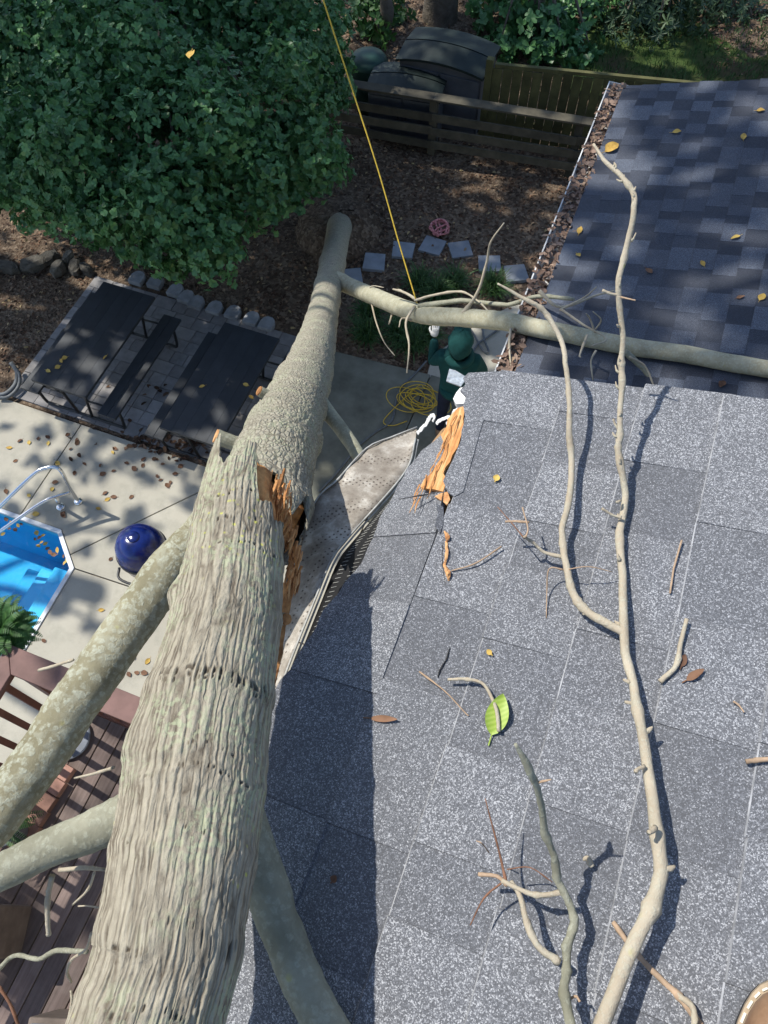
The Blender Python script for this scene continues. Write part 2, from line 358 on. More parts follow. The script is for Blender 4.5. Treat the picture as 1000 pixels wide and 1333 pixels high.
M['white_metal'] = simple('white_aluminium', (.62, .62, .60), .5, .2, 14, 90, .08, .003, spec=.5)
M['gutter_dirty'] = None
M['rim_metal'] = simple('weathered_rim_metal', (.34, .34, .32), .6, .4, 30, 90, .2, .003, spec=.4)
M['coping'] = simple('white_coping', (.66, .68, .70), .55, .1, 10, 90, .1, .003)
M['chrome'] = simple('stainless_steel', (.72, .73, .74), .18, .05, 10, 60, .02, .001, spec=.5, metal=1.)
M['kamado'] = simple('cobalt_glazed_ceramic', (.004, .012, .10), .16, .45, 9, 55, .35, .004, spec=.6)
M['cream'] = simple('cream_stand', (.62, .60, .54), .6, .15, 10, 60, .1, .003)
M['rubber'] = simple('dark_rubber', (.02, .02, .022), .6, .2, 20, 60, .1, .002)
M['rope_yellow'] = simple('yellow_rope', (.58, .40, .05), .75, .25, 60, 300, .4, .002)
M['rope_red'] = simple('red_rope', (.50, .10, .10), .75, .35, 40, 300, .4, .002, tint=(.75, .36, .36))
M['hose'] = simple('grey_hose', (.12, .13, .135), .6, .2, 20, 80, .1, .002)
M['hoodie'] = simple('teal_hoodie', (.004, .050, .048), .85, .25, 12, 90, .5, .012)
M['trouser'] = simple('navy_trousers', (.012, .016, .035), .85, .25, 12, 90, .4, .01)
M['glove'] = simple('pale_work_glove', (.66, .65, .62), .8, .15, 30, 120, .3, .003)
M['skin'] = simple('skin', (.45, .27, .19), .6, .1, 20, 120, .1, .002)
M['shed_roof'] = simple('dark_resin_roof', (.012, .020, .018), .6, .3, 4, 40, .15, .004)
M['shed_wall'] = simple('grey_resin_wall', (.085, .09, .10), .65, .2, 4, 40, .15, .004)
M['green_bin'] = simple('dark_green_plastic', (.015, .05, .04), .5, .2, 6, 40, .1, .004)
M['siding'] = simple('beige_siding', (.45, .42, .36), .7, .1, 5, 40, .1, .004)
M['fascia'] = simple('white_painted_trim', (.70, .70, .68), .6, .15, 16, 60, .2, .004)
M['ply'] = simple('roof_plywood', (.30, .19, .10), .85, .3, 9, 60, .4, .006)
M['foil'] = simple('silver_flashing', (.36, .39, .41), .35, .35, 90, 160, .3, .003, metal=.7)
M['planter'] = simple('weathered_planter_wood', (.15, .12, .10), .85, .3, 9, 60, .4, .005)
M['slate_top'] = simple('blue_grey_lid', (.17, .19, .225), .6, .2, 9, 60, .15, .004)
M['trunk_far'] = simple('far_bark', (.13, .11, .085), .9, .35, 6, 18, .9, .03)
M['brick'] = simple('red_brick', (.28, .16, .125), .85, .25, 12, 70, .4, .004, rnd=.3)
def m_liner():
    m = NT('pool_liner'); v = m.geo.outputs['Position']
    c = m.ramp(m.noise(v, 2.4, 5, .6), [(.3, (.015, .32, .58)), (.7, (.05, .46, .72))]); return m.fin(c, .6, .3)
M['liner'] = m_liner()
M['step_liner'] = simple('pale_step_liner', (.12, .52, .76), .6, .12, 4, 60, .05, .002)
def m_water():
    m = NT('pool_water'); v = m.geo.outputs['Position']; m.t.nodes.remove(m.b)
    tr = m.n('BsdfTransparent'); tr.inputs[0].default_value = (.62, .90, .97, 1)
    gl = m.n('BsdfGlossy'); gl.inputs['Roughness'].default_value = .03
    bp = m.n('Bump'); m.l(m.noise(v, 5, 3), bp.inputs['Height']); bp.inputs['Strength'].default_value = .12; bp.inputs['Distance'].default_value = .05
    fr = m.n('Fresnel'); fr.inputs[0].default_value = 1.33; m.l(bp.outputs[0], fr.inputs['Normal']); m.l(bp.outputs[0], gl.inputs['Normal'])
    mx = m.n('MixShader'); m.l(fr.outputs[0], mx.inputs[0]); m.l(tr.outputs[0], mx.inputs[1]); m.l(gl.outputs[0], mx.inputs[2]); m.l(mx.outputs[0], m.out.inputs[0]); return m.mat
M['water'] = m_water()
def m_dirty_gutter():
    m = NT('stained_gutter_metal'); v = m.tc.outputs['Object']
    c = m.ramp(m.noise(v, 16, 6, .7), [(.3, (.15, .125, .10)), (.5, (.28, .25, .21)), (.70, (.56, .53, .475))])
    d = m.vor(m.map(v, (1, 1, .4), (0, 0, .55)), 88, rnd=.0)
    c = m.mix(m.ramp(d, [(.16, .85), (.28, 0.)]), c, (.06, .045, .036))
    m.bump(m.noise(v, 110, 4), .3, .003); return m.fin(c, .75, .3)
M['gutter_dirty'] = m_dirty_gutter()
def m_screen():
    m = NT('black_gutter_screen'); v = m.geo.outputs['Position']
    return m.fin((.012, .012, .013), .6, .4)
M['screen'] = m_screen()
def m_leather():
    m = NT('tan_leather'); v = m.tc.outputs['Object']
    c = m.ramp(m.noise(v, 18, 6, .65), [(.3, (.16, .085, .045)), (.7, (.33, .21, .125))]); m.bump(m.noise(v, 160, 5), .3, .003); return m.fin(c, .55, .4)
M['leather'] = m_leather()
M['welt'] = simple('boot_welt', (.36, .28, .19), .7, .2, 30, 160, .3, .002)
M['thread'] = simple('pale_thread', (.75, .70, .58), .8, .1, 30, 160, .1, .001)

# leaf cloud: arrays of base points, directions, up vectors -> hexagonal bent leaves
def leaves(P, D, N, L, W, bend=.2, tip=.55):
    """P,D,N (n,3); L,W (n,) -> verts, tris ; blunt leaf with a folded midrib"""
    n = len(P); D = D/np.linalg.norm(D, axis=1)[:, None]; S = np.cross(D, N); S /= np.linalg.norm(S, axis=1)[:, None]+1e-9; Nn = np.cross(S, D)
    L = L[:, None]; W = W[:, None]
    V = np.stack([P, P+D*L*.38+S*W*.42+Nn*L*bend*.35, P+D*L*.78+S*W*tip*.9+Nn*L*bend*.15, P+D*L-Nn*L*bend*.3,
                  P+D*L*.78-S*W*tip*.9+Nn*L*bend*.15, P+D*L*.38-S*W*.42+Nn*L*bend*.35, P+D*L*.55], 1).reshape(-1, 3)
    b = (np.arange(n)*7)[:, None, None]
    T = np.array([[0, 1, 6], [1, 2, 6], [2, 3, 6], [3, 4, 6], [4, 5, 6], [5, 0, 6]])[None]+b
    return V, T.reshape(-1, 3)
def unit(n): v = rng.normal(size=(n, 3)); return v/np.linalg.norm(v, axis=1)[:, None]

# ================================================================== SETTING: ground, lawn
def sheet(name, x0, x1, y0, y1, z, mat, n=40, amp=0.):
    xs, ys = np.linspace(x0, x1, n), np.linspace(y0, y1, n); X, Y = np.meshgrid(xs, ys)
    Z = np.full(X.shape, z)
    if amp: Z = Z + amp*(np.sin(X*1.7+Y*.6)*np.cos(Y*1.3-X*.4)+.5*np.sin(X*4.1)*np.sin(Y*3.7))
    V = np.stack([X, Y, Z], -1).reshape(-1, 3); i = np.arange(n*n).reshape(n, n)
    Q = np.stack([i[:-1, :-1], i[:-1, 1:], i[1:, 1:], i[1:, :-1]], -1).reshape(-1, 4)
    return tag(npmesh(name, V, Q, mat, smooth=True), kind='structure')
# ground sheet with a square opening for the pool basin
PX0, PX1, PY0, PY1 = -10.5, -4.4, -4.5, 2.45
xs = sorted(set([-150, -60, -30, -16, PX0, PX1, 0, 12, 40, 150]+list(np.linspace(-16, 12, 57)))); ys = sorted(set([-150, -60, -20, PY0, PY1, 20, 60, 150]+list(np.linspace(-10, 20, 61))))
X, Y = np.meshgrid(xs, ys); Z = -.035+.02*np.sin(X*1.9+Y*.7)*np.cos(Y*1.6)
Z = np.where((Y > 10.6), Z+.10*np.clip(Y-10.6, 0, 6)*.4, Z)
V = np.stack([X, Y, Z], -1).reshape(-1, 3); ii = np.arange(len(xs)*len(ys)).reshape(len(ys), len(xs))
Q = np.stack([ii[:-1, :-1], ii[:-1, 1:], ii[1:, 1:], ii[1:, :-1]], -1).reshape(-1, 4)
qc = V[Q].mean(1); keep = ~((qc[:, 0] > PX0) & (qc[:, 0] < PX1) & (qc[:, 1] > PY0) & (qc[:, 1] < PY1))
tag(npmesh('ground', V, Q[keep], M['dirt'], smooth=True), 'bare brown soil strewn with leaf litter', kind='structure')
sheet('lawn', -1.6, 14, 12.2, 30, .13, M['lawn'], 40, .02)

# ================================================================== patio slabs and pool
j1a, j1b = at(106, 552), at(28, 668)
patio = tag(bpy.data.objects.new('patio', None), 'pale poured concrete pool patio cut by control joints', kind='structure'); COL.objects.link(patio)
c_l, c_m, c_r, c_b = np.array([-10.4, 2.30]), at(80, 690)[:2], at(97, 740)[:2], np.array([-4.47, -4.4])
j2a = c_m*.35+c_r*.65; j2b = at(258, 641)[:2]; j3b = at(185, 769)[:2]
j1 = j1b[:2].copy(); j1[1] = c_m[1]-.005
def shrink(poly, g=.006):
    P = np.array(poly); c = P.mean(0); out = []
    n = len(P); A = sum(P[i][0]*P[(i+1) % n][1]-P[(i+1) % n][0]*P[i][1] for i in range(n)); sgn = 1 if A > 0 else -1
    for i in range(n):
        a, b, d = P[i-1], P[i], P[(i+1) % n]
        n1 = np.array([-(b-a)[1], (b-a)[0]])*sgn; n1 /= np.linalg.norm(n1); n2 = np.array([-(d-b)[1], (d-b)[0]])*sgn; n2 /= np.linalg.norm(n2)
        k = n1+n2; k /= max(.4, (k@n1)); out.append(b+k*g)
    return out
yp = 3.74
jr = j2b+(j2b-j2a)*((yp-j2b[1])/(j2b-j2a)[1])
j3r = c_r+(j3b-c_r)*((-1.72-c_r[0])/(j3b-c_r)[0])
slabs = [
    [(-14, yp), (j1a[0], yp), tuple(j1), (-14, c_l[1])],
    [(j1a[0], yp), tuple(jr), tuple(j2a), tuple(c_m), tuple(j1)],
    [tuple(j2a), tuple(jr), (-1.72, yp), tuple(j3r), tuple(c_r)],
    [tuple(c_r), tuple(j3r), (-1.72, -4.4), tuple(c_b)],
    [(-3.32, yp), (-3.32, 5.93), (-1.72, 6.03), (-1.72, yp)],
    [(-1.72, yp), (.1, yp), (.1, -4.4), (-1.72, -4.4)],
    [(-1.72, yp), (-1.72, 6.03), (.1, 6.03), (.1, yp)],
]
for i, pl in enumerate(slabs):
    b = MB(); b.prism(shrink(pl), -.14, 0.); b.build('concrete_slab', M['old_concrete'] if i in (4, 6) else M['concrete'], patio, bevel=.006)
path = MB(); path.prism([tuple(at(*q)[:2]) for q in ((563, 462), (556, 488), (600, 520), (700, 500), (745, 420), (742, 393), (668, 396), (630, 415))], -.12, -.012)
tag(path.build('walkway', M['concrete'], None, bevel=.006), 'grey concrete walkway leading along the wing wall', kind='structure')
# pool
pool = tag(bpy.data.objects.new('swimming_pool', None), 'blue lined swimming pool with cut corners and white coping', 'pool'); COL.objects.link(pool)
edge = [np.array(c_l), np.array(c_m), np.array(c_r), np.array(c_b), np.array([-10.4, -4.4])]
def inset(poly, g): return [np.array(q) for q in shrink(poly, g)]
e_in = inset(edge, .05); e_w = inset(edge, .055)
cp = MB(); n = len(edge)
for i in range(n):
    a, b_, c_, d_ = edge[i], edge[(i+1) % n], e_in[(i+1) % n], e_in[i]
    cp.hexa([(*p, -.05) for p in (a, b_, c_, d_)]+[(*p, .018) for p in (a, b_, c_, d_)])
cp.build('coping', M['coping'], pool, bevel=.004)
ln = MB(); m_ = len(e_w)
ln.add([(*p, -.02) for p in e_w]+[(*p, -1.25) for p in e_w], [(i, (i+1) % m_, m_+(i+1) % m_, m_+i) for i in range(m_)]+[tuple(range(m_, 2*m_))])
ln.build('liner', M['liner'], pool)
dirn = np.array(c_b)-np.array(c_r); dirn = dirn/np.linalg.norm(dirn); per = np.array([dirn[1], -dirn[0]]); per = per*(-1 if per[0] > 0 else 1)
st0 = np.array(c_r)+per*.06+dirn*-.05
for k, (wd, zt) in enumerate(((.36, -.32), (.66, -.58), (.98, -.84))):
    b = MB(); a0 = st0+dirn*.02; b.prism([tuple(a0), tuple(a0+per*wd), tuple(a0+per*wd+dirn*2.1), tuple(a0+dirn*2.1)], -1.24, zt); b.build('step', M['step_liner'] if k < 2 else M['liner'], pool, bevel=.02)
wt = MB(); wt.add([(*p, -.10) for p in e_w], [tuple(range(m_))]); wt.build('water', M['water'], pool)

# ================================================================== HOUSE: main roof, shingles, torn eave
EXPO = .1434; S0 = -.488; YR = 1.02; ARM = .172
house = thing('house', 'house with sunlit grey speckled shingle roof torn open at its eave', 'house', (2, -2, 0))
b = MB()   # roof deck (plywood under the shingles)
def slab(mb, s0, s1, y0, y1, h0, h1, f=rp):
    mb.hexa([f(s0, y0, h0), f(s1, y0, h0), f(s1, y1, h0), f(s0, y1, h0), f(s0, y0, h1), f(s1, y0, h1), f(s1, y1, h1), f(s0, y1, h1)])
slab(b, S0+.012, 4.2, -6, YR-.02, -.022, -.004); 
roof = b.build('roof', M['felt'], house)
def shingle(parent, f, s0, s1, y0, y1, th, dark, mats, jit=.002):
    """one tapered shingle: butt edge (low side) stands proud, head sinks under the next course"""
    mb = MB(); d = [random.uniform(-jit, jit) for _ in range(4)]
    c_ = .0022
    mb.add([f(s0+d[0], y0, 0), f(s0+d[0], y0, th*.35), f(s0+d[0]+c_, y0, th), f(s1+.02, y0, .0005), f(s1+.02, y0, -.003),
            f(s0+d[1], y1, 0), f(s0+d[1], y1, th*.35), f(s0+d[1]+c_, y1, th), f(s1+.02, y1, .0005), f(s1+.02, y1, -.003)],
           [(0, 1, 2, 3, 4)[::-1], (5, 6, 7, 8, 9), (0, 5, 6, 1)[::-1], (1, 6, 7, 2)[::-1], (2, 7, 8, 3)[::-1], (3, 8, 9, 4)[::-1], (4, 9, 5, 0)[::-1]])
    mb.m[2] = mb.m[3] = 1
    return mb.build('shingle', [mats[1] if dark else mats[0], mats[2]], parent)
def courses(parent, f, s_start, nc, y0, y1, mats, expo=EXPO, jag=.006, wmin=.11, wmax=.24):
    for c in range(nc):
        s = s_start+c*expo; y = y0-random.uniform(0, .25); dark = random.random() < .5; yend = y1+random.uniform(-jag, jag)
        while y < yend-.002:
            L = random.uniform(wmin, wmax)*(1.15 if not dark else .85); yn = min(y+L, yend)
            if yend-yn < .04: yn = yend
            ya = max(y, y0)
            if yn > ya+.01: shingle(parent, f, s, s+expo, ya+.0002, yn-.0002, .0064 if not dark else .0044, dark, mats)
            y = yn; dark = not dark
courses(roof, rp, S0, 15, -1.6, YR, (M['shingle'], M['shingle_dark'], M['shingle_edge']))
# far part of the same roof, behind the camera and up to the ridge: shingle field too far out of view to pick apart
b = MB()
for c in range(15):
    slab(b, S0+c*EXPO, S0+(c+1)*EXPO+.01, -6, -1.62, 0, .004)
for c in range(15, 33):
    slab(b, S0+c*EXPO, S0+(c+1)*EXPO+.01, -6, YR, 0, .004)
b.build('shingle_field', M['shingle'], roof)['kind'] = 'stuff'
# the lowest course: bent down where the trunk struck
def phi(y): return rd(float(np.interp(y, [-2, .2, .27, .35, .47, .58, .7, .85, .97], [0, 0, .5, 6, 17, 24, 27, 31, 40])))
def fl(a, y, h=0.):       # a = distance down from the hinge
    base = rp(S0, y); t = TH+phi(y); d = np.array([-math.cos(t), 0, -math.sin(t)]); nn = np.array([-math.sin(t), 0, math.cos(t)])
    wv = .006*math.sin(y*19)*max(0, y-.25); return base+d*a+nn*(h+wv)
b = MB()
def strip(mb, a0f, a1f, y0, y1, h0, h1, ny=8, na=4):
    ys_ = np.linspace(y0, y1, ny); V = []; 
    for hh in (h0, h1):
        for y in ys_:
            for k in range(na): V.append(fl(a0f(y)+(a1f(y)-a0f(y))*k/(na-1), y, hh))
    ix = lambda l, i, k: (l*ny+i)*na+k; fs = []
    for i in range(ny-1):
        for k in range(na-1):
            fs.append((ix(1, i, k), ix(1, i, k+1), ix(1, i+1, k+1), ix(1, i+1, k))); fs.append((ix(0, i, k), ix(0, i+1, k), ix(0, i+1, k+1), ix(0, i, k+1)))
        fs.append((ix(0, i, 0), ix(1, i, 0), ix(1, i+1, 0), ix(0, i+1, 0))); fs.append((ix(0, i, na-1), ix(0, i+1, na-1), ix(1, i+1, na-1), ix(1, i, na-1)))
    for k in range(na-1):
        fs.append((ix(0, 0, k), ix(0, 0, k+1), ix(1, 0, k+1), ix(1, 0, k))); fs.append((ix(0, ny-1, k), ix(1, ny-1, k), ix(1, ny-1, k+1), ix(0, ny-1, k+1)))
    mb.add(V, fs)
gap = lambda y: float(np.interp(y, [-2, .45, .55, .64, .70, .74, .80, .9, .97], [-.004, -.004, .002, .004, .016, .022, .004, .0, .0]))
outer = lambda y: ARM+.004*math.sin(y*31)+.003*math.sin(y*77)
strip(b, lambda y: gap(y)+.004, lambda y: ARM-.012, -1.6, .93, -.022, -.003, 40)
b.build('torn_eave_board', M['ply'], roof)
y = -1.6; dk = False
cuts = [-1.6, -1.38, -1.17, -.9, -.72, -.5, -.31, -.12, .09, .30, .47, .62, .76, .925]
for i in range(len(cuts)-1):
    b = MB(); y0, y1 = cuts[i], cuts[i+1]
    of = outer if i < len(cuts)-2 else (lambda y: ARM*(1-.55*((y-.76)/.17)**3)+.004*math.sin(y*120))
    strip(b, gap, of, y0+.0003, y1-.0003, -.002, .0045+.002*(i % 2), 10)
    b.build('shingle', M['shingle_dark'] if i in (2, 5, 8, 10) else M['shingle'], roof)
# splintered sheathing standing up along the tear
def plate(name, outline, mat, parent, th=.006, hfun=None, f=rf):
    mb = MB(); top = [f(x, y_, (hfun(x, y_) if hfun else 0.)) for x, y_ in outline]; nrm = RN
    n_ = len(top); V = [p for p in top]+[p-nrm*th for p in top]
    mb.add(V, [tuple(range(n_-1, -1, -1)), tuple(range(n_, 2*n_))]+[(i, (i+1) % n_, n_+(i+1) % n_, n_+i) for i in range(n_)])
    return mb.build(name, mat, parent)
sp_out = [(606, 528), (603, 545), (604, 556), (599, 571), (596, 582), (589, 592), (586, 601), (580, 608), (577, 616), (582, 624), (577, 640), (566, 637), (556, 636), (547, 634), (552, 624), (560, 617), (566, 608), (573, 598), (578, 586), (577, 574), (574, 566), (581, 556), (583, 545), (590, 537), (596, 531)]
sp = plate('splintered_sheathing', sp_out, M['splinter'], roof, .008, lambda x, y_: .006-.00025*max(0, 600-x))
for k in range(20):                                       # long fibres lifting off the torn board
    t = k/15; x0, y0_ = 601-45*t+random.uniform(-5, 5), 535+90*t+random.uniform(-8, 8); a = random.uniform(.25, .6)
    ln_ = random.uniform(14, 30); x1, y1_ = x0-ln_*math.sin(a), y0_+ln_*math.cos(a)
    mb = MB(); mb.tube([rf(x0, y0_, .008-.00025*max(0, 600-x0)), rf((x0+x1)/2+random.uniform(-2, 2), (y0_+y1_)/2, .012-.00025*max(0, 600-(x0+x1)/2)), rf(x1, y1_, .008-.00025*max(0, 600-x1))], [.0016, .0015, .0004], 5, flat=.45, sub=3)
    mb.build('splinter', M['splinter'], roof)
tip_out = [(583, 640), (586, 650), (582, 657), (574, 651), (566, 646), (574, 642)]
plate('splinter', tip_out, M['pine'], roof, .006, lambda x, y_: .002)
for (x0, y0_, x1, y1_, wd) in ((579, 692, 582, 706, 4), (581, 705, 578, 738, 3), (578, 735, 584, 756, 5)):
    mb = MB(); mb.tube([rf(x0, y0_, .006), rf((x0+x1)/2+2, (y0_+y1_)/2, .012), rf(x1, y1_, .006)], [.002, wd*.0011, .0015], 6, sub=4, wob=.3); mb.build('splinter', M['pine'], roof)
# thin cracks opened in the courses above: dark slivers that paint in the shade of the gap
for pts in ([(577, 640), (574, 668), (577, 700), (576, 730), (580, 762)], [(586, 842), (581, 858), (573, 872), (570, 882)], [(520, 650), (548, 645), (572, 641)]):
    mb = MB(); mb.tube([rf(x, y_, .0045) for x, y_ in pts], [.0006]+[.0016]*(len(pts)-2)+[.0006], 5, sub=5, wob=.5); mb.build('crack', M['rubber'], roof)
for pts, hh in (([(568, 655), (577, 660), (578, 680), (573, 694), (566, 684), (570, 668)], .010),):
    xm = max(p_[0] for p_ in pts); plate('shingle', pts, M['shingle_dark'], roof, .004, lambda x, y_, xm=xm, hh=hh: .007+hh*(xm-x)/16)
# torn rake trim, flashing
plate('flashing', [(593, 482), (608, 491), (600, 503), (581, 496), (585, 480)], M['foil'], house, .003, lambda x, y_: -.03)
plate('rake_trim', [(606, 503), (606, 525), (594, 526), (590, 519), (594, 511), (599, 505)], M['fascia'], house, .02, lambda x, y_: -.02)
for pts in ([(543, 562), (552, 553), (556, 546), (561, 541), (566, 543), (563, 549)], [(570, 552), (575, 546), (583, 542), (586, 547), (582, 553)], [(586, 541), (590, 536), (597, 531)]):
    mb = MB(); mb.tube([atd(x, y_, 1.62+.002*max(0, 590-x)) for x, y_ in pts], .0045, 6, sub=5, flat=.35, wob=.3, knob=.8); mb.build('torn_felt', M['fascia'], house)
keep_out = [(610, 485), (655, 483), (641, 512), (626, 558), (603, 640), (592, 646), (583, 641), (577, 626), (583, 612), (589, 600), (594, 588), (600, 574), (601, 560), (606, 545), (603, 528), (607, 516), (599, 508), (606, 500), (603, 492)]
plate('shingle', keep_out, M['shingle'], roof, .006, lambda x, y_: .0065)
# fascia, soffit, walls
b = MB(); slab(b, S0-ARM-.004, S0-ARM+.014, -6, .15, -.19, -.026); b.build('fascia', M['fascia'], house)
b = MB(); b.prism([(.12, -6), (.12, .82), (7.5, .82), (7.5, -6)], 0, 6.62); b.build('wall', M['siding'], house)
b = MB(); b.add([rp(.2, .82, -.03), rp(4.2, .82, -.03), (7.5, .82, 6.62), (.12, .82, 6.62)], [(0, 1, 2, 3)]); b.build('gable', M['siding'], house)
b = MB(); b.hexa([rp(4.2, -6, -.02), (7.9, -6, 6.66), (7.9, YR, 6.66), rp(4.2, YR, -.02), rp(4.2, -6, .004), (7.9, -6, 6.69), (7.9, YR, 6.69), rp(4.2, YR, .004)]); b.build('rear_roof', M['shingle'], house)
# mangled gutter torn from the eave: a trough of three walls swept along a sagging path
gl = [atd(*q) for q in ((300, 1000, 1.58), (350, 830, 1.62), (405, 665, 1.78), (440, 625, 1.84), (478, 584, 1.93), (510, 570, 1.96), (543, 557, 1.98))]
gr = [atd(*q) for q in ((340, 985, 1.47), (368, 890, 1.50), (411, 780, 1.57), (433, 728, 1.63), (456, 698, 1.70), (527, 616, 1.86), (541, 572, 1.93))]
def resample(P, n):
    Q, _ = spline(np.array(P), np.zeros(len(P)), 10); d = np.r_[0, np.cumsum(np.linalg.norm(np.diff(Q, axis=0), axis=1))]; t = np.linspace(0, d[-1], n)
    return np.stack([np.interp(t, d, Q[:, k]) for k in range(3)], 1)
NG = 40; A_, B_ = resample(gl, NG), resample(gr, NG)
def ribbon(name, L, Rr, th, mat, parent, wob=0., seed=0):
    r2 = np.random.default_rng(seed); n_ = len(L); k = 6; V = []
    for i in range(n_):
        for j in range(k):
            t = j/(k-1); V.append(L[i]*(1-t)+Rr[i]*t+np.array([0, 0, wob*r2.normal()]))
    top = np.array(V); bot = top-np.array([0, 0, th]); V = np.vstack([top, bot]); o = n_*k; fs = []
    for i in range(n_-1):
        for j in range(k-1):
            a = i*k+j; fs += [(a, a+1, a+k+1, a+k), (o+a, o+a+k, o+a+k+1, o+a+1)]
        fs += [(i*k, (i+1)*k, o+(i+1)*k, o+i*k), (i*k+k-1, o+i*k+k-1, o+(i+1)*k+k-1, (i+1)*k+k-1)]
    fs += [tuple([j for j in range(k)]+[o+j for j in range(k-1, -1, -1)])]
    a = (n_-1)*k; fs += [tuple([a+j for j in range(k-1, -1, -1)]+[o+a+j for j in range(k)])]
    mb = MB(); mb.add(V, fs); return mb.build(name, mat, parent, smooth=True)
gut = ribbon('gutter', A_, B_, .003, M['gutter_dirty'], house, .0024, 3)
tag(gut, 'mangled stained gutter hanging off the torn eave')
mb = MB(); mb.tube(B_+np.array([0, 0, .004]), .0024, 6); mb.tube(B_+np.array([.006, .004, -.004]), .0022, 6); mb.build('lip', M['rim_metal'], gut, smooth=True)
mb = MB(); mb.tube(A_[14:]+np.array([0, 0, .004]), .0022, 6); mb.build('rim', M['rim_metal'], gut, smooth=True)
ribbon('back_wall', A_+np.array([-.004, 0, -.002]), A_+np.array([-.012, 0, -.07]), .002, M['gutter_dirty'], gut, 0)
# black perforated leaf screen between gutter lip and shingles
sl_ = B_[:30]+np.array([.010, .004, -.012]); sr_ = np.array([fl(ARM-.02, p[1]+.02, -.03) for p in sl_])
scr = ribbon('leaf_screen', sl_, sr_, .002, M['screen'], gut, 0)
mb = MB()
for i in range(1, 29):
    for sub in (0, .5):
        a = sl_[i]*(1-sub)+sl_[i+1]*sub; c = sr_[i]*(1-sub)+sr_[i+1]*sub; d = c-a
        for t in (.12, .38, .64): mb.tube([a+d*t+ZV*.002, a+d*(t+.12)+ZV*.002], .0007, 4)
mb.build('screen_rib', M['rim_metal'], gut)
mb = MB(); mb.prism([(-.27, -1.5), (-.27, .82), (.1, .82), (.1, -1.5)], 6.38, 6.40); mb.build('soffit', M['fascia'], house)

# ================================================================== LOWER WING
wing = thing('house_wing', 'lower wing with shaded slate blue shingle roof and leaf filled gutter', 'house', (1, 4, 0))
WY0, WY1 = 1.35, 6.22
b = MB(); slab(b, .0, 4.0, WY0, WY1-.01, -.03, -.004, rp2); wroof = b.build('roof', M['felt'], wing)
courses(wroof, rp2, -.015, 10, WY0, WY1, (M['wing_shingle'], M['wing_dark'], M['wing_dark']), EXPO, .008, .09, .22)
b = MB()
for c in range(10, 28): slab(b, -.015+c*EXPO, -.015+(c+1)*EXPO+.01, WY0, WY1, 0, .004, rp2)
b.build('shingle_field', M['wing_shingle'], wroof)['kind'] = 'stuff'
b = MB(); b.prism([(.02, WY0), (.02, WY1-.2), (6, WY1-.2), (6, WY0)], 0, RO2[2]-.02); b.build('wall', M['siding'], wing)
b = MB(); b.prism([(-.30, WY0), (-.30, WY1-.02), (-.27, WY1-.02), (-.27, WY0)], RO2[2]-.17, RO2[2]-.03); b.build('fascia', M['fascia'], wing)
b = MB(); gz = RO2[2]-.02; prof = [(-.302, gz), (-.302, gz-.105), (-.425, gz-.105), (-.45, gz-.05), (-.470, gz-.04), (-.470, gz+.004), (-.461, gz+.004), (-.461, gz-.036), (-.443, gz-.047), (-.42, gz-.099), (-.308, gz-.099), (-.308, gz)]
n_ = len(prof); V = [(x, yy, z) for yy in (WY0, WY1+.03) for x, z in prof]
b.add(V, [(i, (i+1) % n_, n_+(i+1) % n_, n_+i) for i in range(n_)]+[tuple(range(n_))[::-1], tuple(range(n_, 2*n_))])
b.box((-.386, WY1+.032, gz-.05), (.085, .003, .055))
wg = b.build('gutter', M['white_metal'], wing)
nl = 1500; P = np.stack([rng.uniform(-.448, -.325, nl), rng.uniform(WY0, WY1, nl), gz-.004+rng.uniform(-.03, .026, nl)], 1)
D = unit(nl); D[:, 2] *= .35; N_ = unit(nl)*.7+ZV; LV, LT = leaves(P, D, N_, rng.uniform(.035, .075, nl), rng.uniform(.018, .036, nl), .25)
npmesh('leaf_litter', LV, LT, M['gutter_litter'], wg, attrs={'rnd': ('FACE', np.repeat(.25+rng.random(nl)*.68, 6))}, kind='stuff')

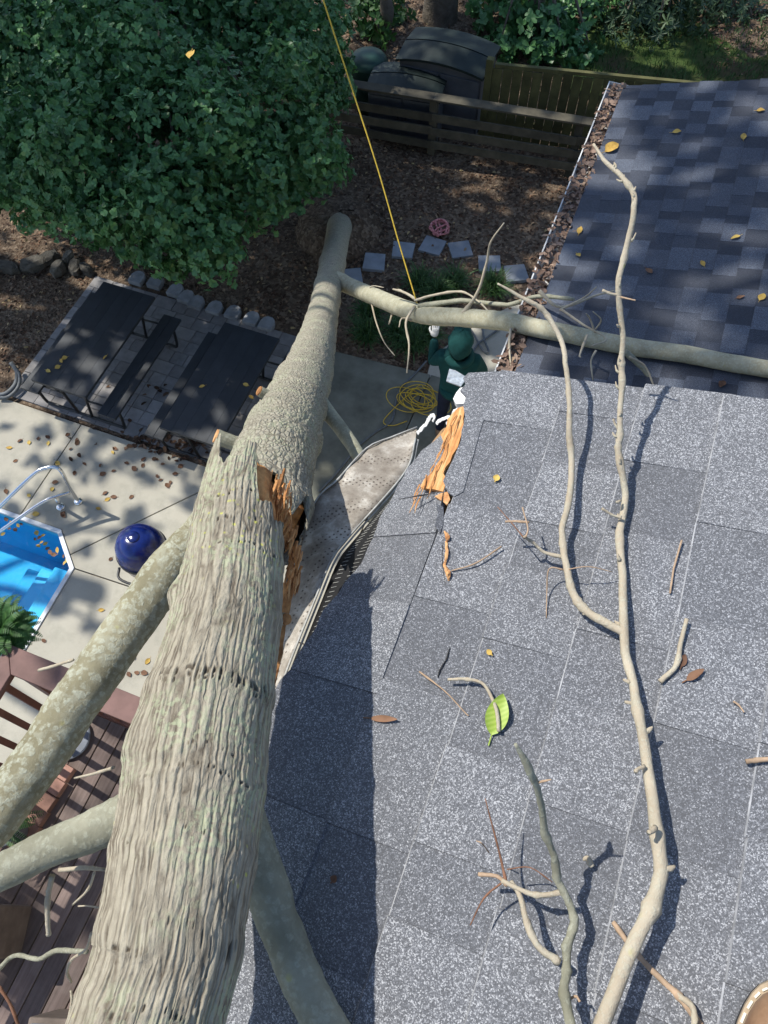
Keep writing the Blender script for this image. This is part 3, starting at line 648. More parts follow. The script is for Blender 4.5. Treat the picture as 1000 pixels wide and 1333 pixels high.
# ================================================================== FALLEN TREE
def barkmesh(name, path, rad, mat, parent, nu=220, nv=600, mode='ridge', seed=1, rows=(), jag=0., knots=()):
    P, r = spline(np.array(path), np.array(rad), 24)
    d = np.r_[0, np.cumsum(np.linalg.norm(np.diff(P, axis=0), axis=1))]; Lt = d[-1]
    t = np.linspace(0, Lt, nv); PP = np.stack([np.interp(t, d, P[:, k]) for k in range(3)], 1); rr = np.interp(t, d, r)
    T = np.gradient(PP, axis=0); T /= np.linalg.norm(T, axis=1)[:, None]
    N0 = np.tile(ZV, (nv, 1)); N0 = N0-T*(N0*T).sum(1)[:, None]; N0 /= np.linalg.norm(N0, axis=1)[:, None]; B0 = np.cross(T, N0)
    u = np.linspace(0, 1, nu, endpoint=False); Ug, Vg = np.meshgrid(u, t); circ = 2*math.pi*rr.mean()
    if mode == 'ridge':
        k = int(circ/.0088); wu = Ug*k+.45*(pnoise(Ug*8, Vg*4, seed, 8)-.5)*2+.25*(pnoise(Ug*24, Vg*18, seed+7, 24)-.5)
        n1 = pnoise(wu, Vg*4.5, seed+1, k); n2 = pnoise(wu*2, Vg*12, seed+2, 2*k); n3 = pnoise(Ug*6, Vg*3, seed+3, 6); n4 = pnoise(wu*4, Vg*150, seed+6, 4*k)
        ridge = 1-np.abs(2*n1-1); r2_ = 1-np.abs(2*n2-1); h = .0013*(np.sqrt(ridge)-.6)+.0012*(np.sqrt(r2_)-.6)+.004*(n3-.5)+.0012*(n4-.5)
        fiss = np.clip((.22-ridge)/.22, 0, 1)*.6
        k2 = max(8, int(circ/.035)); c1 = pnoise(Ug*k2+.5*pnoise(Ug*16, Vg*30, seed+4, 16), Vg*1.6, seed+5, k2); cr = np.clip((.022-np.abs(c1-.5))/.022, 0, 1)*np.clip((pnoise(Ug*10, Vg*9, seed+8, 10)-.62)/.1, 0, 1)
        h -= .002*cr; fiss = np.maximum(fiss, cr*.35)
    else:
        k = int(circ/.017); wu = Ug*k+1.2*(pnoise(Ug*9, Vg*8, seed, 9)-.5)
        n1 = pnoise(wu, Vg*20, seed+1, k); n2 = pnoise(wu*2, Vg*48, seed+2, int(k*2)); n3 = pnoise(Ug*5, Vg*2, seed+3, 5)
        ridge = 1-np.abs(2*n1-1); r2 = 1-np.abs(2*n2-1); h = .003*(np.sqrt(ridge)-.6)+.004*(np.sqrt(r2)-.6)+.012*(n3-.5); fiss = np.clip((.33-r2)/.33, 0, 1)*.6
        h += .010*np.exp(-((np.mod(Vg+.06*np.sin(Ug*12), .55)-.2)/.05)**2)*(Vg > Lt*.25)
    pit = np.zeros_like(h)
    for (v0, amp, dens) in rows:
        wav = v0+.010*np.sin(Ug*2*math.pi*1.3+v0*9)+.006*np.sin(Ug*2*math.pi*5)
        lat = np.abs(Vg-wav-.006*(pnoise(Ug*90, np.full_like(Ug, v0*31), seed+10, 90)-.5)); sp_ = pnoise(Ug*230, np.full_like(Ug, v0*50), seed+9, 230)
        q = .9*np.clip((1-lat/(.0042*amp*(.5+pnoise(Ug*120, np.full_like(Ug, v0*77), seed+14, 120))))*1.6, 0, 1)*np.clip((sp_-(1-dens*.80))/.16, 0, 1); pit = np.maximum(pit, q); h -= .0045*q
        h += .0022*np.exp(-(lat/.010)**2)
    for (uk, vk, sk, hk) in knots:
        du = np.abs(((Ug-uk+.5) % 1)-.5)*circ; q = np.exp(-((du/sk)**2+((Vg-vk)/(sk*1.3))**2)); h += hk*q
    rad_ = rr[:, None]+h
    if jag:
        te = Lt-jag*np.abs(pnoise(u*16, np.zeros(nu), seed+11, 16))**1.3*1.4-.02*pnoise(u*60, np.zeros(nu), seed+12, 60)
        if mode == 'ridge': te = te-.115*np.clip((u-.07)/.03, 0, 1)*np.clip((.55-u)/.04, 0, 1)-.02*np.clip((u-.07)/.03, 0, 1)*np.clip((.55-u)/.04, 0, 1)*pnoise(u*40, np.zeros(nu), seed+13, 40)
        sel = t > Lt-.25; Tq = np.where(sel[:, None], np.minimum(Vg, te[None]), Vg)
        PPx = np.stack([np.interp(Tq, t, PP[:, c]) for c in range(3)], -1)
    else: PPx = np.repeat(PP[:, None], nu, 1)
    ang = 2*math.pi*u
    V = PPx+rad_[..., None]*(np.cos(ang)[None, :, None]*N0[:, None]+np.sin(ang)[None, :, None]*B0[:, None])
    i = np.arange(nu*nv).reshape(nv, nu); j = np.roll(i, -1, 1)
    Q = np.stack([i[:-1], j[:-1], j[1:], i[1:]], -1).reshape(-1, 4)
    VV = V.reshape(-1, 3); fz = fiss.ravel(); pz = pit.ravel()
    o = npmesh(name, VV, Q, mat, parent, smooth=True, attrs={'fiss': ('POINT', fz), 'pit': ('POINT', pz), 'bx': ('POINT', (np.cos(2*math.pi*Ug)*rr[:, None]).ravel()), 'by': ('POINT', (np.sin(2*math.pi*Ug)*rr[:, None]).ravel()), 'bv': ('POINT', Vg.ravel())})
    return o, PP, T, rr
tree = thing('fallen_tree', 'fallen grey barked tree snapped over the eave with lichened limbs', 'tree', at(443, 292, 0))
_b0, _b1 = atd(440, 306, 10.4), atd(431, 355, 8.3)
low_path = [_b0-(_b1-_b0)/np.linalg.norm(_b1-_b0)*1.0, _b0, _b1, atd(420, 412, 6.6), atd(403, 476, 3.85), atd(366, 572, 2.06), atd(347, 640, 1.66), atd(338, 712, 1.47)]
barkmesh('trunk', low_path, [.19, .160, .138, .127, .111, .099, .093, .088], M['bark_low'], tree, 240, 1300, 'scale', 11, jag=.08)
for k in range(5):
    a_ = k*1.1+.5; r0_ = at(441, 299, 0); b = MB(); b.tube([r0_+np.array([0, 0, .12]), r0_+np.array([math.cos(a_)*.28, math.sin(a_)*.28, .05]), r0_+np.array([math.cos(a_)*.5, math.sin(a_)*.5, -.06]), r0_+np.array([math.cos(a_)*.8, math.sin(a_)*.8, -.25])], [.11, .07, .035, .02], 10, sub=5, wob=.1); b.build('root', M['trunk_far'], tree, smooth=True)
b = MB(); r0_ = at(440, 301, 0); b.lathe((r0_[0]-.02, r0_[1]+.05, -.1), [(.70, 0), (.60, .14), (.46, .26), (.28, .34), (.08, .38)], 26)
for i in range(len(b.v)): b.v[i] = tuple(np.array(b.v[i])+rng.normal(0, .025, 3))
b.build('root_soil', M['dirt'], tree, smooth=True)
b = MB(); e1 = np.array(low_path[-1]); d1 = e1-np.array(low_path[-2]); d1 /= np.linalg.norm(d1); b.tube([e1-d1*.16, e1-d1*.11, e1-d1*.085], [.084, .078, .06], 22, wob=.12); b.build('broken_end', M['heart'], tree)
up_path = [(-.13, -1.0, 7.08), (-.175, -.5, 7.02), (-.217, -.178, 6.985), (-.238, -.094, 6.978), (-.284, .027, 6.948), (-.326, .141, 6.93), (-.37, .289, 6.909), (-.421, .415, 6.893), (-.455, .50, 6.885), (-.482, .585, 6.88)]
up_rad = [.081, .081, .082, .084, .091, .090, .080, .074, .066, .060]
def vlen(k):
    P, _ = spline(np.array(up_path), np.array(up_rad), 24); d = np.r_[0, np.cumsum(np.linalg.norm(np.diff(P, axis=0), axis=1))]; return d[k*24]
def v_at_y(yv):
    P, _ = spline(np.array(up_path), np.array(up_rad), 24); d = np.r_[0, np.cumsum(np.linalg.norm(np.diff(P, axis=0), axis=1))]; return float(np.interp(yv, P[:, 1], d))
rows = [(v_at_y(yv), a, dn_) for yv, a, dn_ in ((.172, 1.9, .66), (.163, .9, .4), (.05, .8, .4), (.078, .7, .3), (-.03, .7, .35), (-.118, 1.3, .5), (.40, .9, .45), (.355, .7, .4), (.27, .6, .3), (-.19, 1., .42), (.445, .7, .35))]
ul, uPP, uT, uR = barkmesh('trunk', up_path, up_rad, M['bark'], tree, 460, 1050, 'ridge', 3, rows, jag=.045, knots=[(.80, v_at_y(.31), .022, .014), (.84, v_at_y(.09), .026, .010)])
ul['label'] = 'snapped upper trunk with ridged bark and rows of small holes'
# broken inner wood closing the snapped end
mb = MB(); e0 = np.array(up_path[-1]); ax = (np.array(up_path[-1])-np.array(up_path[-3])); ax /= np.linalg.norm(ax)
mb.tube([e0-ax*.19, e0-ax*.15, e0-ax*.10, e0-ax*.06, e0-ax*.045], [.064, .058, .050, .044, .030], 22, wob=.10); mb.build('broken_end', M['heart'], tree)
# fresh orange splinters along the hinge side
def shard(p, q, wd, mat='heart'):
    s_ = MB(); p, q = np.array(p), np.array(q); m1 = p+(q-p)*.5+np.array([random.uniform(-.003, .003) for _ in range(3)])
    s_.tube([p, m1, q], [wd*.6, wd, wd*.08], 4, wob=.3, flat=random.uniform(.35, 1.)); s_.build('splintered_wood', M[mat], tree)
for k in range(96):
    t = random.random(); cx, cy = np.interp(t, [0, .3, .45, .7, 1], [356, 362, 374, 386, 383]), np.interp(t, [0, .3, .45, .7, 1], [618, 648, 676, 706, 752])
    wpx = np.interp(t, [0, .3, .45, .7, 1], [19, 20, 11, 11, 7]); x0 = cx+random.uniform(-wpx, wpx); y0_ = cy+random.uniform(-9, 9); dp = np.interp(t, [0, .4, 1], [1.255, 1.285, 1.335])+random.uniform(-.010, .022)
    shard(atd(x0, y0_, dp), atd(x0+random.uniform(-7, 4)-4, y0_+random.uniform(14, 36), dp+random.uniform(-.010, .010)), random.uniform(.0014, .0042), random.choice(('heart', 'heart', 'pine', 'splinter')))
mb = MB(); mb.tube([atd(376, 760, 1.37), atd(368, 800, 1.37), atd(362, 850, 1.36), atd(355, 900, 1.35)], [.012, .010, .008, .003], 8, sub=4, wob=.2); mb.build('splintered_wood', M['heart'], tree)
def limb(path, rad, mat, name='limb', n=28, sub=14, wob=.02, parent=tree):
    mb = MB(); mb.tube(path, rad, n, sub=sub, wob=wob, knob=.07); return mb.build(name, mat, parent, smooth=True)
limb([atd(310, 635, 1.45), atd(262, 697, 1.44), atd(207, 760, 1.40), atd(126, 875, 1.33), atd(48, 990, 1.27), atd(-60, 1130, 1.2), atd(-150, 1260, 1.15)], [.036, .040, .041, .0415, .0415, .041, .040], M['limb'], 'limb', 40, 24)
limb([atd(215, 1040, 1.12), atd(150, 1068, 1.11), atd(80, 1098, 1.11), atd(0, 1135, 1.10), atd(-90, 1180, 1.1)], [.036, .031, .027, .026, .025], M['limb_grey'])
limb([atd(290, 1030, 1.10), rf(335, 1125, .085), rf(362, 1200, .06), rf(395, 1280, .045), rf(440, 1360, .04), rf(500, 1450, .04)], [.042, .034, .029, .028, .027, .027], M['limb_grey'])
limb([atd(405, 510, 2.95), atd(436, 548, 2.75), atd(466, 592, 2.5), atd(490, 640, 2.3)], [.032, .026, .022, .018], M['limb_grey'])
# cut stubs
def stub(p, q, r0, r1):
    s_ = MB(); s_.tube([p, (np.array(p)+np.array(q))/2, q], [r0*1.25, r1, r1], 16, sub=3, wob=.05); o = s_.build('stub', M['limb_grey'], tree, smooth=False)
    s2 = MB(); d = np.array(q)-np.array(p); d /= np.linalg.norm(d); s2.tube([np.array(q), np.array(q)+d*.004], [r1*.97, r1*.9], 16, wob=.04); s2.build('cut_face', M['pine'] if r1 > .018 else M['heart'], o)
stub(atd(325, 585, 1.95), atd(282, 568, 1.92), .022, .019)
stub(atd(358, 520, 2.45), atd(338, 509, 2.42), .022, .017)
stub(atd(348, 806, 1.27), atd(372, 806, 1.235), .024, .010)
# long limb, bark lightened to paint in sunlight, lying across the bed, the gutter and the wing roof
limb([atd(428, 362, 8.05), atd(455, 372, 7.7), atd(490, 387, 7.0), atd(545, 408, 6.1), atd(600, 413, 5.6), atd(655, 418, 5.15), rf2(715, 430, .075), rf2(800, 447, .058), rf2(900, 463, .055), rf2(1010, 482, .052), rf2(1150, 505, .048)],
     [.105, .080, .078, .073, .066, .061, .057, .053, .050, .048, .045], M['limb_sunlit'], 'limb', 24, 10)
def twig(path, r0, r1, mat='stick', parent=tree, name='twig', n=7):
    mb = MB(); mb.tube(path, np.linspace(r0, r1, len(path)), n, sub=6, wob=.1, knob=.9); return mb.build(name, M[mat], parent, smooth=True)
tw = lambda pts, dep, r0, r1, m='stick': twig([atd(x, y_, dd) for (x, y_), dd in zip(pts, np.linspace(*dep, len(pts)))], r0*(.62 if dep[0] > 3 else .8), r1*(.62 if dep[0] > 3 else .8), m)
tw([(545, 395), (600, 394), (660, 393), (700, 385), (745, 390)], (6.0, 4.7), .034, .018, 'limb_grey')
tw([(600, 408), (622, 380), (633, 340), (640, 315), (657, 290)], (5.5, 5.0), .022, .007)
tw([(540, 392), (565, 384), (600, 381), (622, 392), (640, 410)], (6.0, 5.3), .018, .008)
tw([(540, 398), (528, 420), (532, 450), (529, 486)], (6.0, 5.8), .02, .008)
tw([(536, 416), (523, 416), (520, 425)], (6.0, 5.9), .016, .006)
tw([(484, 395), (490, 420), (500, 445), (514, 463)], (7.0, 6.8), .014, .006)
tw([(512, 402), (508, 418), (506, 422)], (6.6, 6.5), .014, .008)
tw([(478, 380), (485, 372), (500, 374)], (7.1, 6.9), .012, .005)
tw([(512, 376), (528, 380), (542, 392)], (6.3, 6.0), .012, .02)
tw([(665, 428), (664, 450), (666, 482)], (5.0, 4.9), .016, .009)
tw([(765, 438), (755, 460), (757, 465)], (4.6, 4.5), .014, .006)
tw([(700, 378), (728, 400), (775, 385), (800, 378)], (4.6, 4.5), .018, .006)
tw([(730, 402), (760, 387), (777, 373)], (4.5, 4.4), .012, .005)
tw([(730, 402), (760, 422), (790, 440), (770, 450)], (4.5, 4.35), .012, .006)
tw([(775, 434), (768, 415), (763, 408)], (4.45, 4.3), .010, .005)
tw([(775, 430), (782, 416), (772, 405)], (4.45, 4.3), .010, .004)
tw([(812, 455), (828, 470), (842, 486), (850, 505)], (4.5, 4.6), .030, .022, 'limb_grey')
tw([(820, 465), (840, 478), (852, 505)], (4.4, 4.5), .010, .008)
tw([(775, 455), (770, 470), (772, 495)], (4.5, 4.5), .012, .006)
# thin twigs on the upper trunk, over the deck
tw([(138, 1132), (110, 1131), (78, 1132)], (1.15, 1.2), .0035, .0045)
tw([(122, 1136), (113, 1160), (95, 1177)], (1.2, 1.3), .003, .002)
tw([(68, 1140), (62, 1170), (62, 1200), (64, 1216)], (1.12, 1.15), .0055, .004)
tw([(130, 1181), (115, 1179), (102, 1180)], (1.2, 1.25), .002, .0015)
tw([(118, 1215), (112, 1235), (92, 1250), (87, 1265), (92, 1280)], (1.2, 1.4), .003, .003)
tw([(112, 1238), (75, 1240), (50, 1247), (20, 1243), (0, 1262)], (1.5, 1.9), .006, .007, 'limb_grey')
tw([(92, 1290), (94, 1305), (86, 1333)], (1.3, 1.3), .0025, .0025)
tw([(148, 1000), (120, 1008), (98, 1014)], (1.4, 1.7), .004, .003)
tw([(95, 860), (70, 868), (50, 873)], (1.36, 1.45), .003, .004)
tw([(365, 520), (342, 526), (338, 520)], (2.4, 2.6), .004, .003)
tw([(0, 1285), (14, 1310), (24, 1340)], (1.5, 1.5), .004, .004, 'twig_dead')

# ================================================================== BRANCHES AND DEBRIS ON THE ROOF
def rbranch(name, label, cat='branch', group=None):
    return thing(name, label, cat, (0, 0, 0), group)
def rl(pts): return [rf(*q) for q in pts]
big = rbranch('fallen_branch', 'long bare forked branch lying up the sunlit roof past its end')
big_path = rl([(745, 1440, .06), (790, 1345, .062), (835, 1220, .064), (858, 1130, .054), (850, 1010, .050), (827, 905, .034), (815, 830, .028), (808, 740, .022), (813, 655, .026), (807, 600, .062), (806, 560, .090), (809, 500, .122), (808, 450, .166), (806, 385, .230), (816, 330, .275), (828, 278, .315), (822, 248, .335), (800, 222, .35), (772, 188, .37)])
mb = MB(); mb.tube(big_path, [.0098, .0094, .0092, .0092, .0076, .0068, .0068, .0066, .0060, .0054, .0050, .0048, .0048, .0048, .0050, .0048, .0044, .0040, .0022], 14, sub=9, wob=.07, knob=.8); mb.build('stem', M['stick'], big, smooth=True)
mb = MB(); mb.tube(rl([(812, 826, .028), (770, 803, .030), (745, 765, .032), (734, 725, .036), (734, 690, .040), (740, 650, .042), (745, 600, .044), (742, 550, .078), (740, 500, .106), (736, 455, .13), (712, 408, .165), (690, 390, .185), (648, 369, .21)]), [.0066, .0064, .0062, .0058, .0056, .0056, .0056, .0052, .0048, .0046, .0046, .0040, .0018], 12, sub=8, wob=.08, knob=.8); mb.build('fork', M['stick'], big, smooth=True)
for pts, r0, r1, mt in ((((734, 723, .034), (708, 718, .038), (694, 706, .052), (683, 698, .072)), .0055, .003, 'stick'),
                        (((685, 700, .072), (687, 688, .077), (680, 660, .082)), .0028, .0015, 'twig'), (((688, 680, .077), (672, 680, .072), (657, 679, .072)), .0035, .003, 'twig'), (((683, 702, .067), (665, 680, .072), (648, 660, .072)), .0018, .001, 'twig_dead'),
                        (((733, 742, .034), (715, 741, .042), (712, 770, .015), (711, 805, .004)), .0022, .0012, 'twig'), (((735, 742, .036), (765, 738, .052), (798, 745, .030)), .0016, .001, 'twig'),
                        (((809, 674, .038), (798, 670, .042), (784, 663, .052)), .004, .003, 'stick'), (((809, 652, .042), (802, 653, .052)), .0035, .003, 'stick'),
                        (((768, 801, .020), (758, 799, .030)), .0045, .003, 'stick'), (((806, 385, .230), (795, 382, .236), (782, 378, .242)), .004, .003, 'stick'), (((806, 560, .088), (800, 552, .094), (797, 545, .099)), .0035, .002, 'stick'),
                        (((806, 386, .230), (822, 390, .230), (828, 391, .230)), .0025, .0015, 'twig'), (((852, 1080, .080), (846, 1085, .090)), .006, .004, 'stick'), (((828, 915, .035), (815, 912, .040)), .005, .003, 'stick'), (((838, 1000, .060), (828, 1003, .070)), .005, .003, 'stick')):
    mb = MB(); mb.tube(rl(pts), np.linspace(r0*.62, r1*.7, len(pts)), 7, sub=5, wob=.12, knob=.9); mb.build('side_twig', M[mt], big, smooth=True)
def buds(path, rad, parent, mat, cnt, seed):
    g = np.random.default_rng(seed); P, r = spline(np.array(path), np.array(rad), 10)
    for i in g.integers(8, len(P)-6, cnt):
        d = P[i+1]-P[i-1]; d /= np.linalg.norm(d); o_ = np.cross(d, g.normal(size=3)); o_ /= np.linalg.norm(o_); o_ = o_ if o_@RN > -.2 else -o_; q = P[i]+o_*r[i]*.6
        mb = MB(); mb.tube([q, q+o_*r[i]*1.0+d*.003, q+o_*r[i]*1.5+d*.012*g.uniform(.3, 1.2)], [r[i]*.55, r[i]*.42, r[i]*.16], 6, sub=2, wob=.15); mb.build('bud', mat, parent, smooth=True)
buds(big_path[1:], [.0094, .0092, .0092, .0076, .0068, .0068, .0066, .0060, .0054, .0050, .0048, .0048, .0048, .0050, .0048, .0044, .0040, .0022], big, M['stick'], 22, 4)
sm = rbranch('fallen_branch', 'short knobbly branch with broken grey tip rising off the roof shingles')
mb = MB(); mb.tube(rl([(765, 1440, .06), (748, 1345, .062), (733, 1290, .062), (738, 1235, .052), (740, 1180, .058), (728, 1135, .090), (712, 1085, .142), (698, 1035, .206), (688, 1000, .254), (670, 970, .294)]), [.0064, .0060, .0056, .0052, .0050, .0047, .0044, .0040, .0050, .0020], 12, sub=9, wob=.12, knob=1.1); mb.build('stem', M['limb_grey'], sm, smooth=True)
for pts, r0, r1, mt in ((((731, 1252, .050), (705, 1236, .055), (685, 1205, .059), (672, 1165, .063), (665, 1150, .063)), .0075, .005, 'stick'), (((735, 1160, .069), (710, 1163, .067), (688, 1160, .065), (655, 1147, .063)), .006, .004, 'stick'), (((662, 1152, .063), (645, 1142, .065), (622, 1138, .067)), .005, .0035, 'twig'),
                        (((658, 1150, .063), (650, 1110, .071), (632, 1040, .120)), .0035, .001, 'twig_dead'), (((655, 1148, .063), (630, 1170, .059), (612, 1205, .055)), .0025, .001, 'twig_dead'), (((660, 1132, .065), (690, 1130, .067), (720, 1148, .063)), .0015, .001, 'twig_dead'), (((636, 1110, .067), (628, 1098, .111), (620, 1095, .111)), .0015, .001, 'twig'),
                        (((741, 1300, .046), (750, 1296, .050), (756, 1305, .050)), .003, .002, 'twig'), (((693, 1020, .225), (718, 1015, .24)), .003, .001, 'twig')):
    mb = MB(); mb.tube(rl(pts), np.linspace(r0*.62, r1*.7, len(pts)), 7, sub=5, wob=.15, knob=.9); mb.build('side_twig', M[mt], sm, smooth=True)
def stick(pts, r0, r1, mat, label):
    mb = MB(); P = rl([(x, y_, max(h, r0+.006)) for x, y_, h in pts]); mb.tube(P, np.linspace(r0*.75, r1*.75, len(P)), 8, sub=6, wob=.12, knob=.8)
    return tag(mb.build('stick', M[mat], None, smooth=True), label, 'stick', None)
stick([(893, 805, .02), (886, 838, .014), (880, 868, .01), (858, 888, .01)], .0045, .0055, 'stick', 'thick short hooked stick beside the long forked branch')
stick([(886, 703, .01), (878, 740, .008), (872, 772, .006)], .0022, .0022, 'twig', 'thin straight reddish stick lying along a shingle edge')
stick([(546, 874, .008), (580, 900, .012), (606, 928, .008), (610, 932, .006)], .0018, .0012, 'twig', 'thin bent twig below the torn crack in the shingles')
stick([(652, 711, .012), (620, 733, .012), (588, 743, .006)], .0022, .0014, 'twig', 'thin curved twig beside the orange splinters in the crack')
stick([(797, 1200, .01), (822, 1232, .012), (852, 1268, .012), (885, 1297, .012), (918, 1336, .01)], .004, .006, 'twig', 'long thin stick crossing under the long forked branch')
stick([(876, 1290, .012), (900, 1308, .02), (905, 1340, .02)], .005, .005, 'stick', 'pale stick joining the long thin stick near the boot')
stick([(972, 990, .008), (990, 990, .01), (1025, 988, .01)], .0045, .0045, 'twig', 'reddish blunt stick lying alone above the boot')
stick([(583, 884, .02), (610, 884, .02), (630, 893, .02), (645, 925, .02), (650, 952, .012)], .003, .0042, 'stick', 'curved twig lying across the green leaf')
stick([(770, 1125, .01), (764, 1116, .016), (762, 1120, .012)], .006, .003, 'stick', 'pale wood chip beside the shadow of the short branch')
stick([(954, 912, .006), (962, 918, .008), (970, 927, .006)], .002, .0015, 'twig', 'tiny pale wood chip on a dark shingle')
# broad leaf of one mesh: outline with a folded, slightly wavy blade
def blade(P, D, N, L, W, name, mat, label=None, cat=None, group=None, parent=None, curl=.18, n=8):
    D = np.array(D, float); N = np.array(N, float); D /= np.linalg.norm(D); S = np.cross(D, N); S /= np.linalg.norm(S); N = np.cross(S, D); P = np.array(P, float)
    V = []; fs = []
    for i in range(n+1):
        t = i/n; wdt = W*.5*(math.sin(math.pi*t**.85)**.8)+.0006; z = curl*L*(t*t*.6-.3*t)
        wv = .05*W*math.sin(t*9+P[0]*50)
        V += [P+D*L*t+S*wdt+N*(z+abs(wdt)*.45+wv), P+D*L*t+N*z, P+D*L*t-S*wdt+N*(z+abs(wdt)*.45-wv)]
    for i in range(n):
        a = 3*i; fs += [(a, a+1, a+4, a+3), (a+1, a+2, a+5, a+4)]
    mb = MB(); mb.add(V, fs); mb.tube([P-D*L*.25+N*.001, P+N*.001], .0012*max(1, L/.06), 4, caps=False)
    o = mb.build(name, mat, parent, smooth=True)
    return tag(o, label, cat, group) if label else o
p0, p1 = rf(640, 957, .008), rf(655, 903, .02)
blade(p0, p1-p0, RN+.25*RU, np.linalg.norm(p1-p0), .034, 'green_leaf', M['green_leaf'], 'single fresh yellow green leaf lying on the grey shingles', 'leaf', curl=.05, n=12)
def roofleaf(x, y_, x2, y2, w_, mat, label, f=rf, nrm=RN, grp=None, curl=.2):
    a, c = f(x, y_, .008), f(x2, y2, .010); blade(a, c-a, nrm+.3*unit(1)[0], np.linalg.norm(c-a), w_, 'dry_leaf', mat, label, 'leaf', grp, curl=curl)
roofleaf(894, 886, 917, 872, .012, M['dry_brown'], 'curled red brown leaf by the thick hooked stick')
roofleaf(887, 868, 892, 852, .010, M['dry_brown'], 'narrow brown leaf touching the thick hooked stick')
roofleaf(482, 935, 518, 937, .010, M['dry_brown'], 'narrow curled brown leaf at the edge of the trunk shadow')
roofleaf(645, 626, 648, 618, .012, M['dry_yellow'], 'small crumpled tan leaf fragment on a dark shingle')
roofleaf(432, 1148, 438, 1140, .010, M['dry_brown'], 'tiny brown leaf within the trunk shadow')
roofleaf(640, 852, 634, 846, .008, M['dry_yellow'], 'tiny pale leaf fragment above the green leaf')
# boot of the person taking the picture
bt = thing('work_boot', 'tan leather work boot with stitched welt on the roof', 'boot', rf(1000, 1330, .01))
def sole_ring(o, sc, z): 
    t_ = np.linspace(0, 2*math.pi, 36, endpoint=False); L_, W_ = .145, .052
    return [o+bd*(math.cos(a)*L_*sc-(L_-.05))+bs_*(math.sin(a)*W_*sc*(1 if math.cos(a) > 0 else .86)) + RN*z for a in t_]
bd = RU*-.10+YV*.99; bd = bd/np.linalg.norm(bd); bs_ = np.cross(bd, RN)
bo = rf(1006, 1296, .0)-bd*.035
def loft(rings, name, mat, parent, smooth=True):
    n_ = len(rings[0]); V = [p for r_ in rings for p in r_]; fs = [(i*n_+k, i*n_+(k+1) % n_, (i+1)*n_+(k+1) % n_, (i+1)*n_+k) for i in range(len(rings)-1) for k in range(n_)]
    fs += [tuple(range(n_-1, -1, -1)), tuple((len(rings)-1)*n_+k for k in range(n_))]
    mb = MB(); mb.add(V, fs); return mb.build(name, mat, parent, smooth=smooth)
loft([sole_ring(bo, 1.0, .008), sole_ring(bo, 1.0, .028)], 'outsole', M['rubber'], bt, False)
loft([sole_ring(bo, 1.0, .028), sole_ring(bo, .99, .036)], 'welt', M['welt'], bt, False)
loft([sole_ring(bo, .90, .034), sole_ring(bo, .92, .048), sole_ring(bo, .90, .066), sole_ring(bo, .80, .082), sole_ring(bo, .58, .094), sole_ring(bo, .3, .099)], 'upper', M['leather'], bt)
heel = bo-bd*.16
loft([[heel+(bd*math.cos(a)*.062+bs_*math.sin(a)*.048)*k+RN*z-bd*.0*z for a in np.linspace(0, 2*math.pi, 24, endpoint=False)] for z, k in ((.05, 1.), (.10, 1.0), (.16, .95), (.24, .98), (.26, 1.02), (.262, .93), (.19, .86))], 'shaft', M['leather'], bt)
rg = sole_ring(bo, .945, .0375)
for k in range(0, 36): 
    a, c = rg[k], rg[(k+1) % 36]
    mb = MB(); mb.tube([a+(c-a)*.15, a+(c-a)*.8], .0016, 5); mb.build('stitch', M['thread'], bt)

# ================================================================== PICNIC TABLES, PAVERS, EDGING
pav = tag(bpy.data.objects.new('paver_patio', None), 'grey paver patio under the two picnic tables', kind='structure'); COL.objects.link(pav)
bx0, bx1, by0, by1 = -6.72, -3.36, 3.80, 6.02
b = MB(); b.prism([(bx0, by0-.04), (bx1, by0-.04), (bx1, by1), (bx0, by1)], -.08, -.028); b.build('sand_bed', M['dirt'], pav)
px = .20; py = .20; r_i = 0; y = by0
while y < by1-.05:
    x = bx0-(px*.5 if r_i % 2 else 0)
    while x < bx1-.02:
        wd = px if random.random() < .75 else px*1.5
        x0, x1 = max(x, bx0), min(x+wd, bx1)
        if x1-x0 > .05:
            b = MB(); b.box(((x0+x1)/2, y+py/2, -.028+random.uniform(-.003, .003)), ((x1-x0)/2-.003, py/2-.003, .028)); b.build('paver', M['paver'], pav, bevel=.004)
        x += wd
    y += py; r_i += 1
ed = [(178, 361), (202, 366), (228, 377), (242, 386), (255, 393), (279, 400), (303, 406), (327, 414), (347, 421)]
for k, (x, y_) in enumerate(ed):
    c = at(x, y_, .05); b = MB(); wd = .10
    pr = [(-wd, -.09), (wd, -.09), (wd, .03), (wd*.8, .09), (wd*.35, .125), (-wd*.35, .125), (-wd*.8, .09), (-wd, .03)]
    b.prism([(c[0]+a, c[1]+d) for a, d in pr], -.03, .055); b.rot = 0
    o = b.build('edging_block', M['edging'], None, bevel=.008); tag(o, '%s scalloped grey edging block counting from the fallen trunk' % ORD[8-k], 'edging block', 'scalloped edging blocks behind the tables')
for k, (x, y_, sx) in enumerate(((8, 342, .20), (40, 338, .24), (74, 345, .16), (95, 342, .18), (110, 345, .14), (-20, 345, .2), (60, 330, .2), (86, 331, .15))):
    c = at(x, y_, .12); b = MB(); b.lathe((c[0], c[1], .0), [(sx*.8, -.03), (sx*.9, .02), (sx*.88, .07), (sx*.66, .10+.02*(k % 3))], 7)
    b.v = [tuple(np.array(p_)+rng.normal(0, .014, 3)) for p_ in b.v]; o = b.build('fieldstone', M['fieldstone'], None, bevel=.01); o.rotation_euler = (0, 0, k*.7); o.scale = (1, .55, 1)
    tag(o, '%s fieldstone under the evergreen counting from the paver patio' % ORD[sorted((8, 40, 74, 95, 110, -20, 60, 86), reverse=True).index(x)], 'stone', 'fieldstones edging the evergreen bed')
